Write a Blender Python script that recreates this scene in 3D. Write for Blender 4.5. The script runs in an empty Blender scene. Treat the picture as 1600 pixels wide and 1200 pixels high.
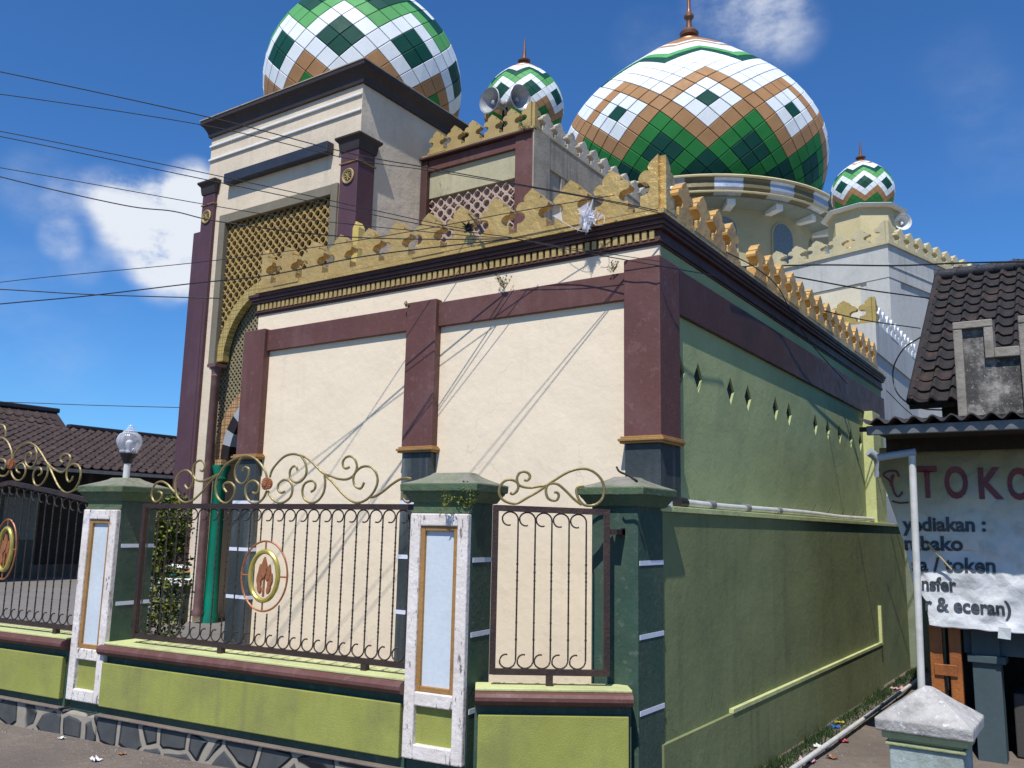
import bpy, bmesh, math, random
from math import sin, cos, pi, radians, sqrt, atan2
from mathutils import Vector, Matrix, noise
from mathutils.geometry import tessellate_polygon
random.seed(7)
scn = bpy.context.scene
COL = scn.collection

# ------------------------------------------------------------------ camera
EYE = Vector((0.0, 0.0, 1.6))
FPX = 1357.567
_vL = Vector((-1228 - 800, -(784 - 600), -FPX)); _vR = Vector((1731 - 800, -(845 - 600), -FPX))
_X = (-_vL).normalized(); _Y = _vR.normalized(); _Y = (_Y - _X * _X.dot(_Y)).normalized(); _Z = _X.cross(_Y)
ROT = Matrix((_X, _Y, _Z))            # camera axes -> world axes
cam = bpy.data.cameras.new('camera'); cam_o = bpy.data.objects.new('camera', cam); COL.objects.link(cam_o)
cam.sensor_width = 36.0; cam.lens = FPX / 1600 * 36; cam.clip_end = 2000; cam.clip_start = 0.05
cam_o.matrix_world = Matrix.Translation(EYE) @ ROT.to_4x4()
scn.camera = cam_o

# ------------------------------------------------------------------ light
SUN_EL, SUN_AZ = radians(58), radians(15)
sdir = Vector((sin(SUN_AZ) * cos(SUN_EL), -cos(SUN_AZ) * cos(SUN_EL), sin(SUN_EL)))
sun = bpy.data.lights.new('sun', 'SUN'); sun.energy = 4.6; sun.angle = radians(0.5); sun.color = (1.0, 0.955, 0.89)
sun_o = bpy.data.objects.new('sun', sun); COL.objects.link(sun_o)
sun_o.rotation_euler = sdir.to_track_quat('Z', 'Y').to_euler()
world = bpy.data.worlds.new('World'); scn.world = world; world.use_nodes = True
wt = world.node_tree; wt.nodes.clear()
def wn(t, **k):
    n = wt.nodes.new(t)
    for a, b in k.items(): setattr(n, a, b)
    return n
sky = wn('ShaderNodeTexSky', sky_type='NISHITA'); sky.sun_disc = False; sky.sun_elevation = SUN_EL
sky.sun_rotation = atan2(sdir.x, sdir.y); sky.air_density = 1.0; sky.dust_density = 0.15; sky.ozone_density = 2.5; sky.altitude = 200
tcw = wn('ShaderNodeTexCoord')
def ray(px, py):
    v = ROT @ Vector((px - 800, -(py - 600), -FPX)); return v.normalized()
def clouds():
    out = None
    nz = wn('ShaderNodeTexNoise'); nz.inputs['Scale'].default_value = 11.0; nz.inputs['Detail'].default_value = 10; nz.inputs['Roughness'].default_value = 0.62
    mp = wn('ShaderNodeMapping'); mp.inputs['Scale'].default_value = (1, 1, 1.7)
    wt.links.new(tcw.outputs['Generated'], mp.inputs[0]); wt.links.new(mp.outputs[0], nz.inputs['Vector'])
    blobs = [(245, 350, 0.056, .80), (300, 370, 0.056, .90), (205, 335, .035, .5), (165, 300, 0.026, .42), (120, 310, 0.028, .26), (302, 292, 0.028, .95), (62, 290, 0.04, .22),
             (1190, 15, 0.045, .44), (1225, 45, 0.040, .34), (1010, 70, .04, .16), (1130, 0, .04, .36), (1560, 225, .06, .13), (1500, 110, .05, .10),
             (20, 520, 0.10, .16), (262, 425, .035, .55), (95, 372, .02, .35), (130, 415, .02, .2), (-500, 300, .12, .7), (-900, 500, .2, .6)]
    for px, py, rad, s in blobs:
        d = ray(px, py)
        dt = wn('ShaderNodeVectorMath', operation='DOT_PRODUCT'); dt.inputs[1].default_value = d
        nrm = wn('ShaderNodeVectorMath', operation='NORMALIZE'); wt.links.new(tcw.outputs['Generated'], nrm.inputs[0]); wt.links.new(nrm.outputs[0], dt.inputs[0])
        mr = wn('ShaderNodeMapRange'); mr.interpolation_type = 'SMOOTHSTEP'
        mr.inputs[1].default_value = cos(rad * 1.35); mr.inputs[2].default_value = 1.0 - (1 - cos(rad)) * .05
        mr.inputs[3].default_value = 0; mr.inputs[4].default_value = s
        wt.links.new(dt.outputs['Value'], mr.inputs[0])
        if out is None: out = mr.outputs[0]
        else:
            a = wn('ShaderNodeMath', operation='ADD'); wt.links.new(out, a.inputs[0]); wt.links.new(mr.outputs[0], a.inputs[1]); out = a.outputs[0]
    # density = smoothstep(blob + (noise-.5)*k)
    m = wn('ShaderNodeMath', operation='MULTIPLY_ADD'); wt.links.new(nz.outputs[0], m.inputs[0]); m.inputs[1].default_value = 3.4; m.inputs[2].default_value = -1.85
    mm = wn('ShaderNodeMath', operation='MULTIPLY_ADD'); wt.links.new(out, mm.inputs[0]); wt.links.new(m.outputs[0], mm.inputs[1]); wt.links.new(out, mm.inputs[2])
    r = wn('ShaderNodeMapRange'); r.interpolation_type = 'SMOOTHSTEP'; r.inputs[1].default_value = .0; r.inputs[2].default_value = 1.25
    wt.links.new(mm.outputs[0], r.inputs[0])
    return r.outputs[0]
cl = clouds()
mx = wn('ShaderNodeMix', data_type='RGBA'); mx.inputs['B'].default_value = (7.0, 7.4, 8.1, 1)
tint = wn('ShaderNodeMix', data_type='RGBA', blend_type='MULTIPLY'); tint.inputs['Factor'].default_value = 1; tint.inputs['B'].default_value = (0.40, 0.80, 1.24, 1)
wt.links.new(sky.outputs[0], tint.inputs['A'])
wt.links.new(cl, mx.inputs['Factor']); wt.links.new(tint.outputs['Result'], mx.inputs['A'])
bg = wn('ShaderNodeBackground'); bg.inputs['Strength'].default_value = 0.1
wo = wn('ShaderNodeOutputWorld'); wt.links.new(mx.outputs['Result'], bg.inputs[0]); wt.links.new(bg.outputs[0], wo.inputs[0])
scn.view_settings.view_transform = 'Standard'; scn.view_settings.look = 'None'; scn.view_settings.exposure = 0.2; scn.view_settings.gamma = 1.0
scn.view_settings.use_curve_mapping = False

# ------------------------------------------------------------------ where a sight line meets a plane of the scene
def onz(px, py, z):
    d = ray(px, py); return EYE + d * ((z - EYE.z) / d.z)
def ony(px, py, y):
    d = ray(px, py); return EYE + d * (y / d.y)
def onx(px, py, x):
    d = ray(px, py); return EYE + d * (x / d.x)
def onl(px, py, A, u):               # vertical plane through A with plan direction u
    d = ray(px, py); n = Vector((-u[1], u[0])); t = (n.x * A[0] + n.y * A[1]) / (n.x * d.x + n.y * d.y); return EYE + d * t
def dep(px, py, D):
    return EYE + ROT @ Vector(((px - 800) * D / FPX, -(py - 600) * D / FPX, -D))

# ------------------------------------------------------------------ materials
MATS = {}
def S(c):  # sRGB 0-255 -> linear
    return tuple(((v / 255) / 12.92 if v / 255 <= .04045 else ((v / 255 + .055) / 1.055) ** 2.4) for v in c) + (1,)
def paint(name, c, c2=None, rough=.75, scale=3., bump=.15, bscale=40., dirt=None, dirt_amt=.0, streak=None, streak_amt=0., speck=None, speck_amt=0., metal=0., wave=0., coat=0., fine=.25, spec=None, chips=None, chips_amt=.5, dlo=.5, dhi=.72, cst=None, crack=0.):
    if name in MATS: return MATS[name]
    m = bpy.data.materials.new(name); m.use_nodes = True; t = m.node_tree; N = t.nodes; L = t.links
    b = N['Principled BSDF']; b.inputs['Roughness'].default_value = rough; b.inputs['Metallic'].default_value = metal
    if spec is not None: b.inputs['Specular IOR Level'].default_value = spec
    if coat: b.inputs['Coat Weight'].default_value = coat; b.inputs['Coat Roughness'].default_value = .15
    tc = N.new('ShaderNodeNewGeometry')
    def nz(sc, det=6, ro=.6, vec=None):
        n = N.new('ShaderNodeTexNoise'); n.inputs['Scale'].default_value = sc; n.inputs['Detail'].default_value = det; n.inputs['Roughness'].default_value = ro
        L.new(vec or tc.outputs['Position'], n.inputs['Vector']); return n.outputs[0]
    def mr(v, a, b_, c_=0., d=1.):
        r = N.new('ShaderNodeMapRange'); r.inputs[1].default_value = a; r.inputs[2].default_value = b_; r.inputs[3].default_value = c_; r.inputs[4].default_value = d; L.new(v, r.inputs[0]); return r.outputs[0]
    def mix(f, a, bb):
        x = N.new('ShaderNodeMix'); x.data_type = 'RGBA'
        if isinstance(f, float): x.inputs['Factor'].default_value = f
        else: L.new(f, x.inputs['Factor'])
        for s, v in (('A', a), ('B', bb)):
            if isinstance(v, tuple): x.inputs[s].default_value = v
            else: L.new(v, x.inputs[s])
        return x.outputs['Result']
    c2 = c2 or tuple(v * .82 for v in c[:3]) + (1,)
    col = mix(mr(nz(scale), .35, .65), c, c2)
    # fine mottling
    f2 = nz(scale * 14, 3)
    col = mix(mr(f2, .35, .7, 0, fine), col, tuple(v * .72 for v in c2[:3]) + (1,))
    if dirt:
        col = mix(mr(nz(scale * .6 + .7, 9, .7), dlo, dhi, 0, dirt_amt), col, dirt)
    if streak:
        mp = N.new('ShaderNodeMapping'); mp.inputs['Scale'].default_value = (9, 9, .55); L.new(tc.outputs['Position'], mp.inputs[0])
        s1 = nz(1.0, 7, .65, mp.outputs[0]); s2 = nz(.9, 3, .5)
        mm = N.new('ShaderNodeMath'); mm.operation = 'MULTIPLY'; L.new(mr(s1, .5, .75), mm.inputs[0]); L.new(mr(s2, .38, .62, 0, streak_amt), mm.inputs[1])
        col = mix(mm.outputs[0], col, streak)
    if speck:
        vo = N.new('ShaderNodeTexVoronoi'); vo.inputs['Scale'].default_value = 55; L.new(tc.outputs['Position'], vo.inputs['Vector'])
        s3 = N.new('ShaderNodeMath'); s3.operation = 'LESS_THAN'; s3.inputs[1].default_value = .16; L.new(vo.outputs['Distance'], s3.inputs[0])
        m3 = N.new('ShaderNodeMath'); m3.operation = 'MULTIPLY'; L.new(s3.outputs[0], m3.inputs[0]); L.new(mr(nz(4, 2), .5, .6, 0, speck_amt), m3.inputs[1])
        col = mix(m3.outputs[0], col, speck)
    if chips:
        cv = None
        if cst:
            mc = N.new('ShaderNodeMapping'); mc.inputs['Scale'].default_value = cst; L.new(tc.outputs['Position'], mc.inputs[0]); cv = mc.outputs[0]
        col = mix(mr(nz(scale * 5 + 6, 10, .72, cv), .585, .61, 0, chips_amt), col, chips)
    if crack:
        dn_ = N.new('ShaderNodeTexNoise'); dn_.inputs['Scale'].default_value = 3.5; dn_.inputs['Detail'].default_value = 8; L.new(tc.outputs['Position'], dn_.inputs['Vector'])
        wr = N.new('ShaderNodeMix'); wr.data_type = 'RGBA'; wr.blend_type = 'LINEAR_LIGHT'; wr.inputs['Factor'].default_value = .22; L.new(tc.outputs['Position'], wr.inputs['A']); L.new(dn_.outputs['Color'], wr.inputs['B'])
        vc_ = N.new('ShaderNodeTexVoronoi'); vc_.feature = 'DISTANCE_TO_EDGE'; vc_.inputs['Scale'].default_value = 1.5; L.new(wr.outputs['Result'], vc_.inputs['Vector'])
        a1 = mr(vc_.outputs['Distance'], .0, .006, 1, 0); a2 = mr(nz(1.1, 3, .5), .5, .58, 0, crack)
        mc_ = N.new('ShaderNodeMath'); mc_.operation = 'MULTIPLY'; L.new(a1, mc_.inputs[0]); L.new(a2, mc_.inputs[1])
        col = mix(mc_.outputs[0], col, tuple(v * .35 for v in c2[:3]) + (1,))
    L.new(col, b.inputs['Base Color'])
    rr = mr(nz(scale * 4), .3, .7, rough - .08, min(1, rough + .1)); L.new(rr, b.inputs['Roughness'])
    h = nz(bscale, 5, .6)
    if wave:
        a = N.new('ShaderNodeMath'); a.operation = 'MULTIPLY_ADD'; L.new(nz(bscale * .09, 3, .5), a.inputs[0]); a.inputs[1].default_value = wave; L.new(h, a.inputs[2]); h = a.outputs[0]
    bp = N.new('ShaderNodeBump'); bp.inputs['Strength'].default_value = bump; bp.inputs['Distance'].default_value = .02; L.new(h, bp.inputs['Height']); L.new(bp.outputs[0], b.inputs['Normal'])
    MATS[name] = m; return m
CREAM = paint('cream_plaster', (.80, .675, .50, 1), (.765, .64, .465, 1), .8, .8, .14, 22, dirt=(.60, .49, .36, 1), dirt_amt=.22, wave=7, streak=(.5, .41, .30, 1), streak_amt=.25, fine=.04, crack=.3)
GREEN = paint('sage_wall_paint', (.36, .415, .19, 1), (.315, .37, .165, 1), .8, .9, .12, 30, dirt=(.15, .20, .10, 1), dirt_amt=.3, wave=5, streak=(.36, .40, .18, 1), streak_amt=.6, fine=.15, crack=.4)
GREEN2 = paint('lower_green_wall_paint', (.215, .245, .105, 1), (.165, .19, .078, 1), .85, .9, .14, 25, dirt=(.11, .125, .06, 1), dirt_amt=.5, wave=4, streak=(.085, .095, .05, 1), streak_amt=.8, fine=.12, crack=.8)
LEDGE = paint('pale_yellow_green_paint', (.56, .60, .27, 1), (.47, .50, .23, 1), .8, 3, .2, 30, dirt=(.2, .2, .1, 1), dirt_amt=.5)
MAROON = paint('maroon_paint', (.128, .048, .037, 1), (.102, .038, .030, 1), .6, 1.5, .12, 35, dirt=(.2, .12, .12, 1), dirt_amt=.35, wave=3, streak=(.22, .13, .13, 1), streak_amt=.4, fine=.3, chips=(.30, .2, .19, 1), chips_amt=.14)
PURP = paint('purple_brown_paint', (.088, .035, .046, 1), (.068, .028, .038, 1), .6, 1.5, .12, 35, dirt=(.14, .08, .09, 1), dirt_amt=.3, streak=(.16, .10, .11, 1), streak_amt=.3)
MAROOND = paint('dark_maroon_paint', (.075, .027, .020, 1), (.054, .021, .016, 1), .6, 2, .12, 35, dirt=(.10, .06, .06, 1), dirt_amt=.3)
CORN = paint('black_brown_cornice_paint', (.030, .018, .014, 1), (.036, .022, .018, 1), .55, 2, .2, 35, dirt=(.07, .05, .045, 1), dirt_amt=.4)
GOLD = paint('gold_paint', (.62, .425, .15, 1), (.53, .34, .105, 1), .36, 4, 1.0, 10, dirt=(.42, .25, .075, 1), dirt_amt=.4, metal=.35, wave=3, fine=.15, streak=(.28, .17, .07, 1), streak_amt=.3)
GOLDO = paint('orange_gold_paint', (.62, .39, .125, 1), (.52, .31, .09, 1), .5, 4, .5, 12, dirt=(.25, .11, .035, 1), dirt_amt=.5, metal=.1, wave=3, fine=.2, streak=(.18, .08, .03, 1), streak_amt=.3)
GOLDF = paint('flat_gold_paint', (.46, .34, .13, 1), (.38, .27, .10, 1), .55, 4, .25, 30, dirt=(.2, .13, .06, 1), dirt_amt=.4, metal=.1)
GOLDT = paint('gold_trim_paint', (.42, .23, .07, 1), (.34, .18, .055, 1), .5, 4, .25, 30, dirt=(.1, .06, .04, 1), dirt_amt=.6, metal=.15)
LATG = paint('yellow_gold_lattice_paint', (.47, .34, .125, 1), (.40, .28, .10, 1), .6, 4, .15, 40, dirt=(.2, .15, .06, 1), dirt_amt=.3)
LATK = paint('grey_gold_lattice_paint', (.30, .26, .15, 1), (.25, .21, .12, 1), .7, 4, .15, 40, dirt=(.15, .12, .07, 1), dirt_amt=.4)
LATP = paint('pink_lattice_plaster', (.56, .42, .35, 1), (.48, .36, .30, 1), .8, 4, .15, 40, dirt=(.1, .1, .07, 1), dirt_amt=.5)
PLAS = paint('raw_beige_plaster', (.69, .585, .44, 1), (.62, .52, .385, 1), .85, 1.4, .22, 30, dirt=(.36, .32, .26, 1), dirt_amt=.35, wave=4, streak=(.34, .30, .25, 1), streak_amt=.5, fine=.15, crack=.5)
PLASG = paint('grey_weathered_plaster', (.42, .36, .275, 1), (.34, .29, .22, 1), .9, 1.6, .2, 30, dirt=(.17, .145, .115, 1), dirt_amt=.6, dlo=.42, dhi=.66, wave=3, streak=(.055, .05, .045, 1), streak_amt=1.5, fine=.25)
PLASGR = paint('greenish_beige_plaster', (.47, .43, .28, 1), (.41, .375, .24, 1), .85, 1.6, .2, 30, dirt=(.22, .2, .13, 1), dirt_amt=.5, streak=(.2, .18, .12, 1), streak_amt=.3, crack=.9)
FRAME = paint('taupe_frame_paint', (.20, .175, .125, 1), (.17, .145, .10, 1), .75, 3, .2, 30, dirt=(.1, .09, .07, 1), dirt_amt=.3)
WHITE = paint('white_paint', (.78, .78, .76, 1), (.70, .70, .68, 1), .6, 3, .12, 40, dirt=(.45, .43, .4, 1), dirt_amt=.3)
TAPE = paint('white_stripe_paint', (.72, .75, .85, 1), (.66, .70, .80, 1), .5, 6, .05, 40)
PEEL = paint('peeling_white_paint', (.76, .71, .67, 1), (.66, .60, .55, 1), .75, 4, .35, 25, dirt=(.42, .36, .32, 1), dirt_amt=.6, chips=(.10, .085, .08, 1), chips_amt=.85, cst=(1.3, 1.3, .33), streak=(.3, .25, .22, 1), streak_amt=.5)
PANEL = paint('pale_blue_panel_paint', (.60, .655, .70, 1), (.54, .60, .65, 1), .5, 2.5, .08, 30, dirt=(.4, .42, .42, 1), dirt_amt=.35, streak=(.38, .38, .36, 1), streak_amt=.4)
DKGREEN = paint('dark_green_paint', (.030, .078, .052, 1), (.022, .058, .040, 1), .7, 2.5, .2, 30, dirt=(.07, .095, .07, 1), dirt_amt=.7, dlo=.44, dhi=.68, chips=(.16, .18, .15, 1), chips_amt=.3, streak=(.10, .14, .10, 1), streak_amt=.3)
CAPG = paint('weathered_green_cap_paint', (.060, .115, .062, 1), (.085, .12, .055, 1), .8, 5, .5, 25, dirt=(.12, .13, .07, 1), dirt_amt=.6, chips=(.24, .22, .19, 1), chips_amt=.35, streak=(.16, .16, .08, 1), streak_amt=.5)
CAPT = paint('cement_cap_top', (.17, .19, .11, 1), (.25, .23, .20, 1), .9, 6, .8, 22, dirt=(.06, .08, .05, 1), dirt_amt=.7, chips=(.30, .27, .26, 1), chips_amt=.6)
DKBASE = paint('dark_slate_paint', (.038, .050, .050, 1), (.028, .036, .038, 1), .55, 2, .2, 30, dirt=(.07, .08, .08, 1), dirt_amt=.4, streak=(.30, .31, .31, 1), streak_amt=.6)
LIME = paint('lime_green_paint', (.31, .33, .075, 1), (.27, .285, .06, 1), .85, 3, .25, 140, dirt=(.16, .155, .06, 1), dirt_amt=.55, dlo=.44, dhi=.68, streak=(.15, .15, .07, 1), streak_amt=.5, speck=(.09, .11, .03, 1), speck_amt=.4, fine=.15)
IRON = paint('dark_brown_iron', (.040, .026, .024, 1), (.055, .032, .026, 1), .5, 8, .3, 60, dirt=(.11, .055, .035, 1), dirt_amt=.6, metal=.35)
BAR = paint('black_iron_bar', (.045, .035, .03, 1), (.06, .045, .035, 1), .45, 8, .3, 80, metal=.4)
BRASS = paint('dull_gold_scroll_paint', (.30, .24, .095, 1), (.22, .17, .07, 1), .45, 9, .2, 60, dirt=(.12, .09, .05, 1), dirt_amt=.5, metal=.35)
BRIGHTG = paint('bright_gold_ring_paint', (.50, .42, .10, 1), (.42, .34, .08, 1), .35, 9, .1, 60, metal=.4)
COPPER = paint('copper_paint', (.42, .16, .07, 1), (.33, .12, .05, 1), .4, 20, .3, 60, metal=.3)
TEAL = paint('teal_column_paint', (.0, .20, .12, 1), (.0, .15, .09, 1), .35, 3, .1, 40, dirt=(.02, .08, .05, 1), dirt_amt=.5)
BRCOL = paint('brown_marbled_column', (.16, .085, .075, 1), (.10, .05, .045, 1), .5, 6, .2, 40, dirt=(.28, .17, .14, 1), dirt_amt=.5)
FIN = paint('brown_finial_metal', (.24, .115, .06, 1), (.18, .08, .045, 1), .4, 6, .1, 40, metal=.35)
DW = paint('dome_white_panel', (.80, .84, .85, 1), (.74, .79, .81, 1), .5, 1.5, .04, 20, dirt=(.52, .55, .55, 1), dirt_amt=.3, fine=.1, spec=.18)
DB = paint('dome_brown_panel', (.42, .235, .11, 1), (.37, .20, .09, 1), .6, 1.5, .04, 20, dirt=(.2, .11, .06, 1), dirt_amt=.25, fine=.12, spec=.18)
DG = paint('dome_green_panel', (.028, .22, .052, 1), (.022, .18, .042, 1), .6, 1.5, .04, 20, fine=.12, spec=.18)
DL = paint('dome_light_green_panel', (.11, .37, .12, 1), (.09, .31, .10, 1), .6, 1.5, .04, 20, fine=.12, spec=.18)
DD = paint('dome_dark_green_panel', (.008, .075, .052, 1), (.006, .058, .042, 1), .58, 1.5, .04, 20, fine=.12, spec=.18)
GROUT = paint('dome_seam', (.012, .02, .018, 1), None, .6, 4)
HALLW = paint('white_grey_wall_paint', (.52, .52, .49, 1), (.46, .46, .43, 1), .85, 1.0, .15, 20, dirt=(.28, .29, .28, 1), dirt_amt=.4, streak=(.16, .165, .16, 1), streak_amt=.55)
HALLC = paint('pale_cream_wall_paint', (.66, .60, .46, 1), (.60, .54, .41, 1), .85, 1.2, .15, 20, dirt=(.4, .37, .3, 1), dirt_amt=.3)
CRESTC = paint('cream_crest_paint', (.56, .50, .31, 1), (.48, .42, .25, 1), .8, 3, .2, 25, dirt=(.2, .17, .12, 1), dirt_amt=.4)
DRUM = paint('khaki_drum_paint', (.42, .36, .20, 1), (.37, .31, .17, 1), .8, 1.0, .1, 20, dirt=(.25, .21, .12, 1), dirt_amt=.3)
DRUMY = paint('pale_yellow_paint', (.62, .53, .30, 1), (.56, .47, .26, 1), .8, 1.5, .1, 20, dirt=(.4, .33, .2, 1), dirt_amt=.3)
METW = paint('bare_sheet_metal', (.55, .57, .6, 1), (.45, .47, .5, 1), .35, 3, .3, 12, metal=.6, dirt=(.2, .2, .2, 1), dirt_amt=.4)
OLIVE = paint('olive_gutter_paint', (.17, .14, .06, 1), (.14, .11, .05, 1), .5, 3, .2, 20, metal=.2)
SOFF = paint('grey_green_soffit', (.24, .27, .23, 1), None, .8, 2)
GLASSB = paint('stained_blue_pane', (.10, .14, .17, 1), (.16, .17, .14, 1), .25, 12, .05, 30)
TRUMP = paint('grey_horn_metal', (.45, .46, .47, 1), (.38, .39, .40, 1), .4, 3, .05, 20, metal=.3)
TRUMPW = paint('white_horn_metal', (.75, .76, .77, 1), None, .4, 3, .05, 20)
BLACK = paint('black_rubber', (.012, .012, .013, 1), None, .55, 6, .1, 60)
CABLE = paint('black_cable_sheath', (.014, .014, .016, 1), None, .5, 6, .1, 60)
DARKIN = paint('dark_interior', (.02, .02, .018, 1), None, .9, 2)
MARBACK = paint('maroon_lattice_backing', (.055, .018, .018, 1), None, .8, 3)
GREYBACK = paint('taupe_lattice_backing', (.30, .215, .175, 1), None, .85, 3)
OCHRE = paint('ochre_interior_wall', (.20, .125, .03, 1), None, .8, 3, dirt=(.1, .06, .02, 1), dirt_amt=.4)
VOUSW = paint('grey_arch_stone', (.36, .39, .42, 1), None, .7, 4)
VOUSB = paint('black_arch_stone', (.018, .012, .012, 1), None, .5, 4)
TILE = paint('old_dark_roof_tile', (.050, .030, .026, 1), (.030, .020, .019, 1), .85, 6, .4, 30, dirt=(.14, .08, .06, 1), dirt_amt=.55, chips=(.22, .16, .14, 1), chips_amt=.12)
TILE2 = paint('sooty_roof_tile', (.020, .016, .015, 1), (.012, .011, .011, 1), .85, 5, .4, 30, dirt=(.085, .042, .03, 1), dirt_amt=.6, chips=(.12, .10, .09, 1), chips_amt=.2)
RIDGE = paint('blackened_ridge_tile', (.016, .018, .026, 1), None, .7, 6, .3)
MOLDW = paint('mouldy_grey_wall', (.40, .37, .34, 1), (.17, .16, .15, 1), .95, 5, .5, 22, dirt=(.035, .034, .033, 1), dirt_amt=.9, dlo=.40, dhi=.56, streak=(.03, .03, .03, 1), streak_amt=1.6, chips=(.55, .53, .5, 1), chips_amt=.5)
MOLDT = paint('mouldy_grey_trim', (.30, .275, .235, 1), (.24, .215, .18, 1), .95, 4, .5, 22, dirt=(.09, .08, .07, 1), dirt_amt=.7)
ZINC = paint('dark_corrugated_sheet', (.07, .065, .065, 1), (.04, .038, .04, 1), .6, 6, .3, 20, metal=.3, dirt=(.14, .09, .06, 1), dirt_amt=.5)
ZINCF = paint('grey_gutter_metal', (.17, .18, .185, 1), (.12, .125, .13, 1), .5, 5, .2, 20, metal=.3)
PVC = paint('white_grey_pvc', (.62, .62, .60, 1), (.52, .52, .50, 1), .45, 8, .08, 30, dirt=(.28, .27, .25, 1), dirt_amt=.5)
PVCB = paint('blue_grey_painted_pipe', (.36, .41, .48, 1), (.30, .35, .42, 1), .45, 8, .08, 30, dirt=(.2, .2, .2, 1), dirt_amt=.4)
WOOD = paint('orange_varnished_wood', (.36, .125, .028, 1), (.24, .075, .018, 1), .45, 5, .3, 40, streak=(.10, .035, .012, 1), streak_amt=.9, dirt=(.12, .045, .02, 1), dirt_amt=.4)
SHADEWOOD = paint('shade_darkened_brown_timber', (.022, .015, .011, 1), None, .85, 5, .3, 30)  # brown wood, with the shade under the roof put into its near-black colour
BLUEG = paint('blue_grey_column_paint', (.055, .085, .095, 1), (.04, .065, .075, 1), .7, 2, .1, 30, dirt=(.06, .08, .09, 1), dirt_amt=.5)
CEM = paint('pale_cement', (.50, .48, .45, 1), (.38, .365, .34, 1), .95, 7, .5, 30, dirt=(.2, .19, .17, 1), dirt_amt=.8, dlo=.45, dhi=.62, chips=(.74, .73, .72, 1), chips_amt=.6)
OLDPIL = paint('faded_blue_green_plaster', (.36, .42, .40, 1), (.28, .33, .30, 1), .9, 5, .4, 25, dirt=(.14, .16, .13, 1), dirt_amt=.6, chips=(.6, .62, .62, 1), chips_amt=.5)
OLDPANEL = paint('faded_lime_plaster', (.42, .44, .22, 1), (.36, .38, .19, 1), .9, 5, .4, 25, dirt=(.2, .2, .1, 1), dirt_amt=.5)
DIRT = paint('dusty_ground', (.205, .165, .135, 1), (.165, .132, .108, 1), .95, 1.1, .7, 45, dirt=(.105, .088, .075, 1), dirt_amt=.75, dlo=.42, dhi=.66, speck=(.4, .37, .33, 1), speck_amt=.6, fine=.6, crack=.8)
COURT = paint('grey_paving', (.20, .185, .165, 1), (.165, .15, .135, 1), .9, .7, .4, 30, dirt=(.12, .11, .10, 1), dirt_amt=.5, fine=.4)
LEAF = paint('yellow_green_leaf', (.20, .21, .015, 1), (.12, .15, .015, 1), .6, 5, .1, 30, fine=.5)
LEAFD = paint('dark_green_leaf', (.035, .065, .015, 1), (.022, .045, .012, 1), .6, 5, .1, 30, fine=.5)
DRYW = paint('dry_weed', (.22, .17, .07, 1), (.12, .12, .04, 1), .8, 15, .1, 30)
TWIG = paint('dark_twig', (.03, .022, .018, 1), None, .8, 10)
SLATE = paint('slate_blue_bar_paint', (.020, .024, .036, 1), (.028, .032, .045, 1), .5, 3)
MEDB = paint('medallion_black', (.035, .03, .018, 1), None, .5, 3)
CHECK = None

def glass(name, c, rough=.05, alpha=.25):
    m = bpy.data.materials.new(name); m.use_nodes = True; t = m.node_tree; N = t.nodes; L = t.links
    b = N['Principled BSDF']; b.inputs['Base Color'].default_value = c; b.inputs['Roughness'].default_value = rough
    tr = N.new('ShaderNodeBsdfTransparent'); tr.inputs[0].default_value = (.93, .94, .97, 1)
    mx_ = N.new('ShaderNodeMixShader'); nz = N.new('ShaderNodeLayerWeight'); nz.inputs[0].default_value = .45
    r = N.new('ShaderNodeMapRange'); r.inputs[3].default_value = alpha; r.inputs[4].default_value = min(1, alpha + .55); L.new(nz.outputs['Facing'], r.inputs[0])
    L.new(r.outputs[0], mx_.inputs[0]); L.new(tr.outputs[0], mx_.inputs[1]); L.new(b.outputs[0], mx_.inputs[2]); L.new(mx_.outputs[0], N['Material Output'].inputs[0])
    return m
GLOBE = glass('clear_ribbed_glass', (.72, .75, .82, 1), .08, .22)
PLASTIC = glass('crumpled_clear_plastic', (.8, .8, .86, 1), .2, .35)

def gridmat(name, c1, c2, pitch, line=.16):
    """square tiles with a small key pattern, world aligned"""
    m = bpy.data.materials.new(name); m.use_nodes = True; t = m.node_tree; N = t.nodes; L = t.links
    b = N['Principled BSDF']; b.inputs['Roughness'].default_value = .6
    g = N.new('ShaderNodeNewGeometry'); sp = N.new('ShaderNodeSeparateXYZ'); L.new(g.outputs['Position'], sp.inputs[0])
    outs = []
    for ax, pt in (('X', pitch), ('Z', pitch), ('X', pitch * 2.5), ('Z', pitch * 2.5)):
        a = N.new('ShaderNodeMath'); a.operation = 'MULTIPLY'; a.inputs[1].default_value = 1 / pt; L.new(sp.outputs[ax], a.inputs[0])
        f = N.new('ShaderNodeMath'); f.operation = 'FRACT'; L.new(a.outputs[0], f.inputs[0])
        l = N.new('ShaderNodeMath'); l.operation = 'LESS_THAN'; l.inputs[1].default_value = line if pt == pitch else line * .8; L.new(f.outputs[0], l.inputs[0]); outs.append(l.outputs[0])
    cur = outs[0]
    for o in outs[1:]:
        mm = N.new('ShaderNodeMath'); mm.operation = 'MAXIMUM'; L.new(cur, mm.inputs[0]); L.new(o, mm.inputs[1]); cur = mm.outputs[0]
    x = N.new('ShaderNodeMix'); x.data_type = 'RGBA'; L.new(cur, x.inputs['Factor']); x.inputs['A'].default_value = c1; x.inputs['B'].default_value = c2
    L.new(x.outputs['Result'], b.inputs['Base Color'])
    bp = N.new('ShaderNodeBump'); bp.inputs['Strength'].default_value = .5; bp.inputs['Distance'].default_value = .01; bp.invert = True; L.new(cur, bp.inputs['Height']); L.new(bp.outputs[0], b.inputs['Normal'])
    return m
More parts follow.
